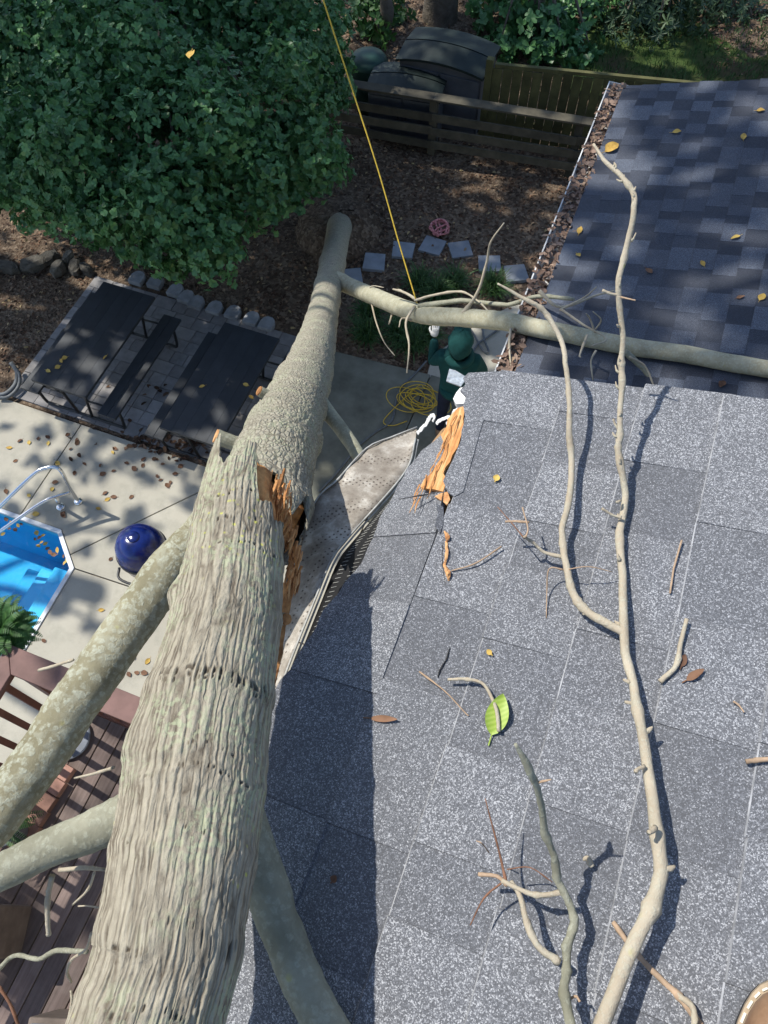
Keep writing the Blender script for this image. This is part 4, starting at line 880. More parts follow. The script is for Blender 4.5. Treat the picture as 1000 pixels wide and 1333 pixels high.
def picnic(cx, cy, label):
    t = thing('picnic_table', label, 'picnic table', (cx, cy, 0), 'picnic tables on the paver patio')
    L, W, zt = .83, .37, .745
    for k in range(5):
        b = MB(); b.box((cx-W+W*2*(k+.5)/5, cy, zt-.02), (W/5-.0006, L, .02)); b.build('table_plank', M['table'], t, bevel=.0015)
    for sg in (-1, 1):
        for k in range(2):
            b = MB(); b.box((cx+sg*(W+.17)+(k-.5)*.125, cy, .435), (.061, L, .018)); b.build('bench_plank', M['table'], t, bevel=.004)
    for e in (-1, 1):
        ye = cy+e*(L-.14)
        b = MB(); b.tube([(cx-W-.24, ye, .40), (cx-W-.20, ye, .06), (cx-W-.10, ye, .025), (cx, ye, .025), (cx+W+.10, ye, .025), (cx+W+.20, ye, .06), (cx+W+.24, ye, .40)], .019, 8, sub=5); b.tube([(cx-W-.25, ye, .412), (cx-W-.05, ye, .412)], .014, 6); b.tube([(cx+W+.25, ye, .412), (cx+W+.05, ye, .412)], .014, 6); b.build('frame', M['black'], t, smooth=True)
        for sg in (-1, 1):
            b = MB(); b.tube([(cx+sg*.22, ye, .72), (cx+sg*.10, ye, .03)], .018, 8); b.build('leg', M['black'], t, smooth=True)
            b = MB(); b.tube([(cx+sg*(W+.05), ye, .41), (cx+sg*.16, ye, .40)], .013, 8); b.build('bench_arm', M['black'], t, smooth=True)
    b = MB(); b.box((cx, cy, .70), (.30, .025, .018)); b.build('cleat', M['black'], t)
picnic(-5.58, 4.56, 'charcoal picnic table standing clear beside the soil and the coiled hose')
picnic(-3.83, 4.50, 'charcoal picnic table partly hidden behind the fallen trunk')
# grey scarf of hose reel by the patio corner
b = MB(); hz = [at(14, 472, .18), at(22, 484, .12), at(20, 500, .08), at(8, 512, .06), at(-6, 514, .05)]; b.tube(hz, .028, 8, sub=5); b.tube([p+np.array([.06, -.03, 0]) for p in hz], .022, 8, sub=5)
tag(b.build('coiled_hose', M['hose'], None, smooth=True), 'grey curved hose ends beside the corner of the patio', 'hose')
# stepping stones
for k, (x, y_, ang) in enumerate(((458, 361, .5), (487, 341, .25), (525, 325, .2), (563, 320, -.05), (600, 325, .55), (637, 343, .35), (672, 356, .5), (708, 366, .3))):
    c = at(x, y_, 0); s_ = .155; b = MB(); pts = []
    for i, (a, d) in enumerate(((-1, -1), (1, -1), (1, 1), (-1, 1))):
        a, d = a*s_*random.uniform(.92, 1.06), d*s_*random.uniform(.92, 1.06); pts.append((c[0]+a*math.cos(ang)-d*math.sin(ang), c[1]+a*math.sin(ang)+d*math.cos(ang)))
    b.prism(pts, -.05, .012); o = b.build('stepping_stone', M['bluestone'], None, bevel=.006); tag(o, '%s square bluestone stepping stone counting from the fallen trunk' % ORD[k], 'stepping stone', 'stepping stones through the planting bed')

# ================================================================== FENCES, SHEDS
fz = .86; pA, pB = at(562, 197, 0), at(740, 227, 0); fd = (pB-pA)/np.linalg.norm(pB-pA); fn = np.array([fd[1], -fd[0], 0])
fence = thing('rail_fence', 'weathered four rail wooden fence at the back of the yard', 'fence', pA)
sp_ = np.linalg.norm(pB-pA); posts = [pA-fd*sp_*1.0*k for k in (1, 2)]+[pA, pB]+[pB+fd*sp_*k for k in (1, 2)]; posts.sort(key=lambda p: p[0])
for p in posts:
    b = MB(); b.box(p+ZV*(fz/2+.0), (.055, .055, fz/2+.03)); b.build('post', M['fence'], fence, bevel=.006)
for i in range(len(posts)-1):
    for k, zz in enumerate((.20, .42, .64)):
        a, c = posts[i]+fn*.075, posts[i+1]+fn*.075; b = MB(); dz1, dz2 = random.uniform(-.02, .02), random.uniform(-.02, .02)
        q = [a+ZV*(zz-.065+dz1), c+ZV*(zz-.065+dz2), c+fn*.028+ZV*(zz-.065+dz2), a+fn*.028+ZV*(zz-.065+dz1)]
        b.hexa(q+[p+ZV*.13 for p in q]); b.build('rail', M['fence'], fence, bevel=.004)
    a, c = posts[i], posts[i+1]; b = MB(); q = [a-fn*.075+ZV*(fz+.032), c-fn*.075+ZV*(fz+.032), c+fn*.10+ZV*(fz+.032), a+fn*.10+ZV*(fz+.032)]; b.hexa(q+[p+ZV*.03 for p in q]); b.build('cap_rail', M['fence'], fence, bevel=.004)
fo = thing('privacy_fence', 'mossy olive fence of upright boards behind the rail fence', 'fence', at(640, 140, 0))
pa, pb = at(642, 88, 1.15), at(850, 108, 1.15); dd = (pb-pa); Lf = np.linalg.norm(dd[:2]); dd = dd/Lf; nb = int(Lf/.145)+6
for k in range(nb):
    c = pa+dd*(k+.5)*.145; b = MB(); hh = 1.15+random.uniform(-.012, .012); b.box((c[0], c[1], hh/2), (.069, .011, hh/2), [dd, np.array([-dd[1], dd[0], 0]), ZV]); b.build('board', M['fence_olive'], fo, bevel=.004)
for zz in (.3, 1.18):
    b = MB(); c = pa+dd*nb*.145/2; b.box((c[0]+.02, c[1]+.03, zz), (nb*.145/2, .03, .025), [dd, np.array([-dd[1], dd[0], 0]), ZV]); b.build('rail', M['fence_olive'], fo)
b = MB(); b.box((pa[0]-.05, pa[1], .62), (.05, .05, .66)); b.build('post', M['fence_olive'], fo, bevel=.006)
def shed(name, c, ax, W, Dp, hw, rise, label):
    t = thing(name, label, 'shed', c); ax = np.array(ax)/np.linalg.norm(ax); ay = np.array([-ax[1], ax[0], 0]); c = np.array(c, float)
    b = MB(); b.box(c+ZV*hw/2, (W*.47, Dp*.46, hw/2), [ax, ay, ZV]); b.build('body', M['shed_wall'], t, bevel=.02)
    for s in (-1, 1):          # two curved lid panels
        b = MB(); n_ = 9; V = []
        for zo in (0, .035):
            for j in range(n_):
                u_ = j/(n_-1); xx = -W/2+W*u_; zz = hw+rise*math.sin(math.pi*u_)**.8+zo
                V += [c+ax*xx+ay*(0.012*s)+ZV*zz, c+ax*xx+ay*(Dp*.53*s)+ZV*(zz-.05)]
        o_ = 2*n_; fs = []
        for j in range(n_-1):
            a = 2*j; fs += [(a, a+1, a+3, a+2), (o_+a, o_+a+2, o_+a+3, o_+a+1), (a, a+2, o_+a+2, o_+a), (a+1, o_+a+1, o_+a+3, a+3)]
        fs += [(0, o_, o_+1, 1), (2*n_-2, 2*n_-1, o_+2*n_-1, o_+2*n_-2)]
        b.add(V, fs); b.build('roof_panel', M['shed_roof'], t, smooth=False)
    for s in (-1, 1):
        b = MB(); b.box(c+ax*s*W*.235-ay*(Dp*.46+.012)+ZV*hw*.47, (W*.22, .012, hw*.43), [ax, ay, ZV]); d = b.build('door', M['shed_wall'], t, bevel=.006)
        b = MB(); b.box(c+ax*s*.06-ay*(Dp*.46+.034)+ZV*hw*.6, (.012, .012, .07), [ax, ay, ZV]); b.build('handle', M['black'], d)
sc_ = at(528, 98, .95); shed('storage_shed', (sc_[0], sc_[1]+.1, 0), (fd[0], fd[1], 0), 1.15, .66, .80, .08, 'low grey resin shed with leaf strewn dark curved lid behind the fence')
sc2 = at(585, 54, 1.15); shed('storage_shed', (sc2[0], sc2[1], 0), (fd[0], fd[1]-.12, 0), 1.38, .82, 1.0, .09, 'taller shed with plain dark curved roof at the foot of the big trunk')
b = MB(); c = at(480, 95, .55); b.lathe((c[0], c[1], 0), [(.24, 0), (.28, .5), (.30, .72), (.31, .74), (.25, .82), (.1, .86)], 24); tag(b.build('rubbish_bin', M['green_bin'], None, smooth=True), 'dark green plastic bin beside the low grey shed', 'bin')

# ================================================================== POOL HANDRAIL, GRILL
hr = thing('pool_handrail', 'polished steel handrail over the corner of the pool', 'handrail', at(102, 653, 0))
b = MB(); b.tube([at(102, 653, 0), at(98, 646, .1), at(88, 629, .42), at(80, 614, .68), at(72, 608, .75), at(60, 609, .76), at(43, 618, .73), at(0, 659, .52), at(-35, 695, .25), at(-55, 716, -.1)], .0215, 14, sub=6); b.build('upper_rail', M['chrome'], hr, smooth=True)
b = MB(); b.tube([at(91, 641, .30), at(75, 646, .34), at(53, 655, .34), at(0, 692, .20), at(-25, 712, -.1)], .0215, 14, sub=6); b.build('lower_rail', M['chrome'], hr, smooth=True)
b = MB(); b.tube([at(79, 660, 0), at(73, 648, .33)], .0215, 14); b.build('post', M['chrome'], hr, smooth=True)
for q in ((102, 653), (79, 660)):
    c = at(*q, 0); b = MB(); b.lathe(c, [(.055, .0), (.055, .008), (.045, .02), (.028, .028), (.0, .03)], 20); b.build('flange', M['chrome'], hr, smooth=True)
kc = at(182, 712, .86); kc = np.array([kc[0], kc[1], 0])
kg = thing('kamado_grill', 'glossy cobalt blue egg shaped ceramic grill on a pale stand', 'grill', kc)
Rk = .262
b = MB(); b.lathe(kc, [(.12, .40), (.20, .46), (.245, .58), (Rk, .74), (Rk, .765)], 36); b.build('bowl', M['kamado'], kg, smooth=True)
b = MB(); b.lathe(kc, [(Rk*1.0, .778), (Rk*.985, .83), (Rk*.90, .93), (Rk*.72, 1.02), (Rk*.45, 1.075), (Rk*.22, 1.09)], 36); b.build('dome', M['kamado'], kg, smooth=True)
b = MB(); b.lathe(kc, [(Rk+.006, .752), (Rk+.009, .757), (Rk+.009, .788), (Rk+.006, .793)], 36); b.build('band', M['black'], kg, smooth=True)
b = MB(); b.lathe(kc, [(.062, 1.085), (.062, 1.096), (.05, 1.104), (.0, 1.106)], 20); b.build('chimney_cap', M['kamado'], kg, smooth=True)
b = MB(); b.lathe(kc, [(.20, .03), (.205, .05), (.185, .46), (.17, .47)], 4); b.build('stand', M['cream'], kg)
b = MB(); b.tube([kc+np.array([-.16, -Rk*.9, .70]), kc+np.array([-.1, -Rk-.08, .70]), kc+np.array([.1, -Rk-.08, .70]), kc+np.array([.16, -Rk*.9, .70])], .014, 8, sub=4); b.build('handle', M['black'], kg, smooth=True)

# ================================================================== DECK
ZD = 3.0
deck = thing('deck', 'raised reddish brown plank deck with slatted railing over the pool', 'deck', (-1.2, -1, 0))
DX0, DX1, DY1 = -2.37, .10, .42
x = DX0+.06; bw = .1145
while x < DX1:
    for (ya, yb) in ((-3.2, -1.45), (-1.445, DY1-.02)):
        b = MB(); b.box((x+bw/2, (ya+yb)/2, ZD-.016+random.uniform(-.0015, .0015)), (bw/2-.0035, (yb-ya)/2, .016)); b.build('board', M['deck'], deck, bevel=.003)
    x += bw
b = MB(); b.box(((DX0+DX1)/2, DY1-.02, ZD-.15), ((DX1-DX0)/2, .02, .11)); b.box((DX0+.03, -1.4, ZD-.15), (.02, 1.8, .11)); b.build('joist', M['rail'], deck)
for q in ((DX0+.06, DY1-.09), (DX0+.06, -3.1), (-.9, DY1-.09)):
    b = MB(); b.box((q[0], q[1], (ZD-.05)/2), (.06, .06, (ZD-.05)/2)); b.build('support_post', M['rail'], deck)
zr = ZD+.92
b = MB(); b.hexa([(DX0-.055, DY1+.07, zr), (DX0+.055, DY1-.07, zr), (DX1, DY1-.07, zr), (DX1, DY1+.07, zr)]+[(DX0-.055, DY1+.07, zr+.035), (DX0+.055, DY1-.07, zr+.035), (DX1, DY1-.07, zr+.035), (DX1, DY1+.07, zr+.035)]); b.build('rail_cap', M['cap'], deck, bevel=.004)
b = MB(); b.hexa([(DX0-.055, DY1+.067, zr), (DX0-.055, -3.2, zr), (DX0+.055, -3.2, zr), (DX0+.055, DY1-.073, zr)]+[(DX0-.055, DY1+.067, zr+.035), (DX0-.055, -3.2, zr+.035), (DX0+.055, -3.2, zr+.035), (DX0+.055, DY1-.073, zr+.035)]); b.build('rail_cap', M['cap'], deck, bevel=.004)
for zz in (ZD+.10, zr-.045):
    b = MB(); b.box(((DX0+DX1)/2+.03, DY1, zz), ((DX1-DX0)/2-.03, .02, .035)); b.build('rail', M['rail'], deck, bevel=.003)
    b = MB(); b.box((DX0, (DY1-3.2)/2-.03, zz), (.02, (DY1+3.2)/2-.03, .035)); b.build('rail', M['rail'], deck, bevel=.003)
b = MB(); b.box((DX0, DY1, ZD+.45), (.045, .045, .465)); b.build('corner_post', M['rail'], deck, bevel=.004)
yy = DY1-.13
while yy > -3.1:
    b = MB(); b.box((DX0, yy, ZD+.46), (.019, .019, .40)); b.build('baluster', M['rail'], deck, bevel=.002); yy -= .125
xx = DX0+.13
while xx < DX1-.05:
    b = MB(); b.box((xx, DY1, ZD+.46), (.019, .019, .40)); b.build('baluster', M['rail'], deck, bevel=.002); xx += .125
# things on the deck
c = at(92, 962, ZD); b = MB(); b.lathe(c, [(.125, .0), (.128, .02), (.135, .03), (.128, .036), (.118, .022), (.0, .020)], 32); tag(b.build('planter_saucer', M['slate_top'], None, smooth=False), 'round grey saucer lying on the deck boards', 'saucer')
for k, (x, y_) in enumerate(((82, 1004), (71, 1023), (59, 1042), (48, 1061), (37, 1080), (26, 1099))):
    c = at(x, y_, ZD+.03); b = MB(); b.box((c[0], c[1], ZD+.029), (.062, .045, .029)); o = b.build('brick', M['brick'], None, bevel=.004); o.rotation_euler = (0, 0, -.12+.05*math.sin(k*3)); tag(o, '%s worn red brick in the deck row counting from the saucer' % ORD[k], 'brick', 'row of bricks on the deck')
for (x, y_, w_, hh, lb) in ((-40, 1212, .13, .42, 'square weathered planter box with blue grey lid beside the deck twigs'), (62, 1366, .13, .40, 'square weathered planter box with blue grey lid below the fallen trunk')):
    c = at(x, y_, ZD+hh); t = thing('planter_box', lb, 'planter box', (c[0], c[1], ZD))
    a_ = .32; axx = [np.array([math.cos(a_), math.sin(a_), 0]), np.array([-math.sin(a_), math.cos(a_), 0]), ZV]
    b = MB(); b.box((c[0], c[1], ZD+hh/2), (w_, w_, hh/2), axx); b.build('box', M['planter'], t, bevel=.012)
    b = MB(); b.box((c[0], c[1], ZD+hh+.012), (w_*.8, w_*.8, .012), axx); b.build('lid', M['slate_top'], t, bevel=.004)
    b = MB(); b.box((c[0], c[1], ZD+hh+.028), (w_*.55, w_*.55, .004), axx); b.build('panel', M['slate_top'], t, bevel=.002)
def frondplant(name, c, n, L, mat, label, cat, up=.9, pot=None, droop=1.0, leaf=.05, group=None):
    t = thing(name, label, cat, c, group); P = []; D = []; N_ = []; Ls = []; Ws = []
    for k in range(n):
        a = rng.uniform(0, 2*math.pi); el = rng.uniform(.35, 1.25); Lk = L*rng.uniform(.7, 1.1); d0 = np.array([math.cos(a)*math.cos(el), math.sin(a)*math.cos(el), math.sin(el)*up])
        m_ = 22; q = np.array(c, float)
        for i in range(m_):
            tt = i/m_; d = d0-ZV*droop*tt*tt*1.3; d = d/np.linalg.norm(d); q = q+d*Lk/m_; s_ = np.cross(d, ZV); s_ /= np.linalg.norm(s_)+1e-9; ll = leaf*math.sin(math.pi*min(1, tt*.9+.1))**.7+.008
            for sg in (-1, 1):
                P.append(q); D.append(s_*sg+d*.35-ZV*.12); N_.append(np.cross(s_, d)); Ls.append(ll); Ws.append(ll*.30)
    V, T = leaves(np.array(P), np.array(D), np.array(N_), np.array(Ls), np.array(Ws), .1, .4)
    npmesh('fronds', V, T, M[mat], t, attrs={'rnd': ('FACE', np.repeat(rng.random(len(P)), 6))})
    if pot:
        b = MB(); b.lathe((c[0], c[1], c[2]-pot[1]), [(pot[0]*.7, 0), (pot[0], pot[1]*.9), (pot[0]*1.06, pot[1]*.92), (pot[0]*1.06, pot[1]), (pot[0]*.9, pot[1])], 20); b.build('pot', M['slate_top'], t, smooth=True)
    return t
frondplant('fern', at(4, 822, zr-.02), 40, .23, 'fern', 'lush green fern spilling over the corner of the deck rail', 'fern', leaf=.045, pot=(.10, .16))
frondplant('fern', at(0, 1078, ZD+.30), 26, .26, 'liriope', 'small thin leaved plant in a grey pot behind the limb', 'potted plant', leaf=.028, pot=(.10, .22))

# ================================================================== PLANTS IN THE BED
def tuft(c, n, L, label):
    t = thing('grass_clump', label, 'grass clump', c, 'dark grass clumps in the planting bed'); m_ = 6; Vs = []; Ts = []; 
    a = rng.uniform(0, 2*math.pi, n); el = rng.uniform(.5, 1.45, n); Lk = L*rng.uniform(.6, 1.1, n); base = np.array(c)+np.stack([rng.normal(0, .05, n), rng.normal(0, .05, n), np.zeros(n)], 1)
    d = np.stack([np.cos(a)*np.cos(el), np.sin(a)*np.cos(el), np.sin(el)], 1); s_ = np.stack([-np.sin(a), np.cos(a), np.zeros(n)], 1); q = base.copy(); pts = []
    for i in range(m_+1):
        tt = i/m_; wd = (.0065*(1-tt**2)+.0008)
        pts.append(np.stack([q-s_*wd, q+s_*wd], 1)); dd_ = d-ZV*1.5*tt*tt; dd_ /= np.linalg.norm(dd_, axis=1)[:, None]; q = q+dd_*(Lk/m_)[:, None]
    V = np.stack(pts, 1).reshape(-1, 3); k = 2*(m_+1); b0 = (np.arange(n)*k)[:, None, None]
    Q = np.array([[2*i, 2*i+1, 2*i+3, 2*i+2] for i in range(m_)])[None]+b0
    npmesh('blades', V, Q.reshape(-1, 4), M['liriope'], t, attrs={'rnd': ('FACE', np.repeat(rng.random(n), m_))})
for (x, y_, lb) in ((546, 372, 'dark grass clump where the yellow rope meets the limb'), (592, 372, 'dark grass clump between the limb and the stepping stones'), (642, 378, 'dark grass clump beside the upright pale twig'), (478, 438, 'dark grass clump at the corner of the shaded concrete'),
                    (482, 412, 'dark grass clump next to the fallen trunk under the limb'), (538, 450, 'dark grass clump below the raised gloved hand'), (520, 436, 'dark grass clump behind the hanging pale twig'), (570, 385, 'dark grass clump half hidden behind the middle of the limb'), (555, 440, 'dark grass clump just behind the gloved hand')):
    tuft(at(x, y_, 0), 260, .36, lb)

# ================================================================== ROPES AND HOSES
b = MB(); b.tube([atd(543, 395, 6.0), atd(520, 318, 5.9), atd(492, 220, 5.75), atd(455, 105, 5.55), atd(421, 0, 5.4), atd(385, -115, 5.2), atd(385, -115, 5.2)*9-atd(421, 0, 5.4)*8], .0055, 7, sub=6)
tag(b.build('pull_rope', M['rope_yellow'], None, smooth=True), 'taut yellow rope running up from the long limb', 'rope')
b = MB(); c0 = at(545, 522, .0); pts = []
for i in range(150):
    t = i/149; a = t*2*math.pi*9.3; el = .9-.35*t; cx, cy = .10*math.sin(t*17)+.16*(t-.5), .07*math.cos(t*13)
    pts.append(c0+np.array([cx+(.22+.06*math.sin(t*31))*math.cos(a), cy+(.15+.05*math.cos(t*23))*math.sin(a), .012+.05*abs(math.sin(t*40))]))
pts += [at(505, 540, .02), at(500, 551, .02), at(512, 554, .02), at(530, 548, .02)]
b.tube(pts, .006, 6, sub=3); tag(b.build('rope_heap', M['rope_yellow'], None, smooth=True), 'loose heap of yellow rope on the shaded concrete', 'rope')
b = MB(); c0 = at(572, 300, .0); pts = [c0+np.array([.10*math.sin(i*1.9)+.05*math.sin(i*.7), .16*math.cos(i*1.3), .02+.05*abs(math.sin(i*2.3))]) for i in range(22)]
b.tube(pts, .014, 7, sub=4); tag(b.build('rope_heap', M['rope_red'], None, smooth=True), 'small tangled heap of red rope on the soil by stepping stones', 'rope')
b = MB(); b.tube([at(*q, .014) for q in ((555, 470), (540, 487), (522, 505), (515, 525), (510, 548), (490, 562), (470, 578), (455, 595), (435, 620), (415, 640))], .013, 8, sub=6)
tag(b.build('garden_hose', M['hose'], None, smooth=True), 'grey hose trailing over the shaded concrete to the fallen trunk', 'hose')
b = MB(); b.tube([at(*q, .02) for q in ((610, 470), (622, 448), (636, 438), (650, 425), (640, 408), (628, 415), (630, 440), (636, 457), (628, 455), (615, 432), (603, 420), (590, 410))], .014, 8, sub=6)
tag(b.build('garden_hose', M['hose'], None, smooth=True), 'looped dark hose lying on the walkway beside the person', 'hose')
c = at(672, 478, .06); b = MB(); b.box((c[0], c[1], .07), (.09, .12, .07)); b.box((c[0]+.02, c[1]-.02, .16), (.05, .05, .02)); tag(b.build('tool_box', M['black'], None, bevel=.015), 'small black box on the walkway under the wing gutter', 'box')

# ================================================================== PERSON
def skin(name, V, E_, rad, mats, parent, sub=2, matfun=None):
    me = bpy.data.meshes.new(name); me.from_pydata([tuple(map(float, v)) for v in V], E_, []); o = bpy.data.objects.new(name, me); COL.objects.link(o)
    md = o.modifiers.new('skin', 'SKIN'); md.use_smooth_shade = True
    for i, r_ in enumerate(rad):
        sv = me.skin_vertices[0].data[i]; sv.radius = (r_, r_) if np.isscalar(r_) else r_; sv.use_root = (i == 0)
    o.modifiers.new('sub', 'SUBSURF').levels = sub; o.modifiers['sub'].render_levels = sub
    dg = bpy.context.evaluated_depsgraph_get(); dg.update(); m2 = bpy.data.meshes.new_from_object(o.evaluated_get(dg)); bpy.data.objects.remove(o); m2.name = name
    m2.materials.clear()
    for m in mats: m2.materials.append(m)
    for p_ in m2.polygons:
        p_.use_smooth = True
        p_.material_index = matfun(p_.center) if matfun else 0
    return link(m2, name, parent, (0, 0, 0))
pc = at(598, 446, 1.62); PXY = np.array([pc[0]+.03, pc[1]-.06, 0])
per_ = thing('person', 'person in teal hooded top and navy trousers raising a pale gloved hand', 'person', PXY)
fw = np.array([-.18, .98, 0]); fw /= np.linalg.norm(fw); rt = np.array([fw[1], -fw[0], 0])
def bp(r_, f_, z_): return PXY+rt*r_+fw*f_+ZV*z_
eL = at(563, 471, 1.24); hL = at(566, 440, 1.50)
Vb = [bp(0, 0, .95), bp(0, .0, 1.12), bp(0, .03, 1.32), bp(0, .05, 1.47), bp(0, .07, 1.56), bp(0, .10, 1.66), bp(0, .10, 1.72),
      bp(-.19, .03, 1.40), eL, hL, bp(.19, .03, 1.40), bp(.28, .10, 1.14), bp(.16, .30, 1.02),
      bp(-.10, 0, .88), bp(-.12, .03, .48), bp(-.13, -.02, .09), bp(-.14, .14, .05), bp(.10, 0, .88), bp(.12, .04, .48), bp(.13, 0, .09), bp(.15, .16, .05)]
Eb = [(0, 1), (1, 2), (2, 3), (3, 4), (4, 5), (5, 6), (2, 7), (7, 8), (8, 9), (2, 10), (10, 11), (11, 12), (0, 13), (13, 14), (14, 15), (15, 16), (0, 17), (17, 18), (18, 19), (19, 20)]
rb = [(.18, .14), (.195, .145), (.20, .145), (.07, .07), (.075, .08), (.10, .105), (.07, .08), .098, .072, .048, .098, .074, .048, .105, .075, .055, .045, .105, .075, .055, .045]
hz_ = lambda c_: 1 if (c_[2] < .93) else (2 if (c_[2] > 1.53 and np.dot(np.array(c_)-pc, fw) > .11 and abs(np.dot(np.array(c_)-PXY, rt)) < .12) else 0)
body = skin('body', Vb, Eb, rb, [M['hoodie'], M['trouser'], M['skin']], per_, 2, hz_)
# hood: open at the face, gathered at the neck
b = MB(); rings = []; hc = bp(0, .075, 1.645)
for i in range(9):
    th_ = i/8*math.pi*.80; ring = []
    for k in range(24):
        a = 2*math.pi*k/24; rr_ = .145*math.sin(th_)**.75*(1+.05*math.sin(a*3+i)+.05*math.sin(a*5-i*1.3)+(.10*max(0, -math.sin(a))*math.sin(th_))); z_ = math.cos(th_)*.165
        off = rt*math.cos(a)*rr_*.92+fw*math.sin(a)*rr_*1.12+ZV*z_-fw*.03*(i/8)
        if math.sin(a) > .45 and i > 2: off = off+fw*.045*(math.sin(a)-.45)
        ring.append(hc+off*(1+.05*math.sin(a*7+i*2.1)*math.sin(i))+rng.normal(0, .004, 3))
    rings.append(ring)
V = [p for r_ in rings for p in r_]; fs = [(i*24+k, (i+1)*24+k, (i+1)*24+(k+1) % 24, i*24+(k+1) % 24) for i in range(8) for k in range(24) if not (3 <= i <= 6 and 3 <= k <= 8)]
b.add(V, fs); b.build('hood', M['hoodie'], per_, smooth=True)
b = MB(); b.tube([bp(-.12, -.05, 1.49), bp(-.05, -.11, 1.47), bp(.05, -.11, 1.47), bp(.12, -.05, 1.49), bp(.1, .1, 1.47), bp(0, .14, 1.44), bp(-.1, .1, 1.47), bp(-.12, -.05, 1.49)], .042, 10, sub=4); b.build('hood_collar', M['hoodie'], per_, smooth=True)
b = MB(); b.lathe(bp(0, 0, 0), [(.165, .90), (.183, .905), (.185, .955), (.17, .97)], 24); b.build('hoodie_hem', M['hoodie'], per_, smooth=True)
def hand(w_, d, side, name='glove'):
    d = d/np.linalg.norm(d); n_ = np.cross(d, rt); n_ /= np.linalg.norm(n_); s_ = np.cross(d, n_)
    V = [w_-d*.02, w_+d*.03, w_+d*.075]; E_ = [(0, 1), (1, 2)]; r_ = [(.034, .028), (.042, .026), (.040, .024)]
    for k, (o_, L_) in enumerate(((-.030, .062), (-.010, .072), (.011, .068), (.030, .054))):
        b0 = len(V); V += [w_+d*.085+s_*o_, w_+d*(.085+L_*.5)+s_*o_*1.1+n_*.012, w_+d*(.085+L_*.8)+s_*o_*1.1+n_*.038]; E_ += [(2, b0), (b0, b0+1), (b0+1, b0+2)]; r_ += [.0115, .0105, .009]
    b0 = len(V); V += [w_+d*.03+s_*.045*side, w_+d*.06+s_*.066*side+n_*.02, w_+d*.085+s_*.060*side+n_*.04]; E_ += [(1, b0), (b0, b0+1), (b0+1, b0+2)]; r_ += [.014, .012, .010]
    skin(name, V, E_, r_, [M['glove']], per_, 2)
hand(hL+(hL-eL)*.10, hL-eL, 1); hand(bp(.155, .32, 1.01), np.array(bp(.16, .30, 1.02))-np.array(bp(.25, .10, 1.14)), -1)
for sg, q in ((-1, bp(-.135, .05, 0)), (1, bp(.14, .07, 0))):
    loft([[q+fw*math.cos(a)*.14*k+rt*math.sin(a)*.05*k+ZV*z_ for a in np.linspace(0, 2*math.pi, 20, endpoint=False)] for z_, k in ((.0, 1.), (.03, 1.), (.07, .86), (.10, .55))], 'boot', M['leather'], per_)

# ================================================================== TREES
def crown(name, lobes, mat, parent, per_lobe, L, W, rosette=6, shell=.28, seed=5, squash=1., up=.35, droop=0., clump=0):
    global rng
    r_ = np.random.default_rng(seed); Ps, Ds, Ns, Ls, Ws, Rn = [], [], [], [], [], []
    if clump:
        L2 = []
        for (c, rad, dens) in lobes:
            for _ in range(clump):
                q_ = r_.normal(size=3); q_ /= np.linalg.norm(q_); L2.append((np.array(c)+q_*rad*r_.uniform(.55, .92), rad*r_.uniform(.30, .50), dens))
            L2.append((c, rad*.80, dens*.8))
        lobes = L2
    for (c, rad, dens) in lobes:
        n = max(6, int(per_lobe*dens*rad*rad)); u_ = r_.normal(size=(n, 3)); u_ /= np.linalg.norm(u_, axis=1)[:, None]
        lump = 1+.16*np.sin(u_[:, 0]*5+c[0]*3)*np.cos(u_[:, 1]*6+c[1])+.10*np.sin(u_[:, 2]*9+u_[:, 0]*7)
        rr_ = rad*lump*(1-shell*r_.random(n)**1.6); p = np.array(c)+u_*rr_[:, None]*np.array([1, 1, squash]); ax_ = u_*.8+ZV*up+.45*r_.normal(size=(n, 3)); ax_ /= np.linalg.norm(ax_, axis=1)[:, None]
        t1 = np.cross(ax_, r_.normal(size=(n, 3))); t1 /= np.linalg.norm(t1, axis=1)[:, None]; t2 = np.cross(ax_, t1); tone = r_.random(n)
        for k in range(rosette):
            a = 2*math.pi*k/rosette+r_.uniform(-.3, .3, n); d = t1*np.cos(a)[:, None]+t2*np.sin(a)[:, None]+ax_*r_.uniform(.15, .7, n)[:, None]-ZV*droop
            Ps.append(p); Ds.append(d); Ns.append(ax_); Ls.append(L*r_.uniform(.55, 1.3, n)); Ws.append(W*r_.uniform(.8, 1.15, n)); Rn.append(np.clip(tone*.75+r_.random(n)*.22, 0, 1))
    P, D, N_ = np.vstack(Ps), np.vstack(Ds), np.vstack(Ns); V, T = leaves(P, D, N_, np.concatenate(Ls), np.concatenate(Ws), .22, .58)
    return npmesh(name, V, T, M[mat], parent, attrs={'rnd': ('FACE', np.repeat(np.concatenate(Rn), 6))})
def stems(name, root, top, rad, lobes, parent, mat, lr=.35):
    b = MB(); root, top = np.array(root, float), np.array(top, float); mid = (root+top)/2+np.array([.12, -.08, 0]); b.tube([root-ZV*.2, root+ZV*.15, mid, top], [rad*1.5, rad*1.1, rad*.85, rad*.5], 16, sub=5, wob=.05); t = b.build('trunk', mat, parent, smooth=True)
    for (c, rr_, _) in lobes[::1]:
        s_ = root+(top-root)*random.uniform(.4, .95); c = np.array(c, float); lb = MB(); lb.tube([s_, (s_+c)/2+ZV*.1*rr_+.1*unit(1)[0], c], [rad*lr, rad*lr*.6, rad*lr*.22], 7, sub=4, wob=.06); lb.build('limb', mat, parent, smooth=True)
    return t
ev = thing('evergreen_tree', 'dense dark green broadleaf evergreen beside the picnic tables', 'tree', (-6.6, 9.3, 0))
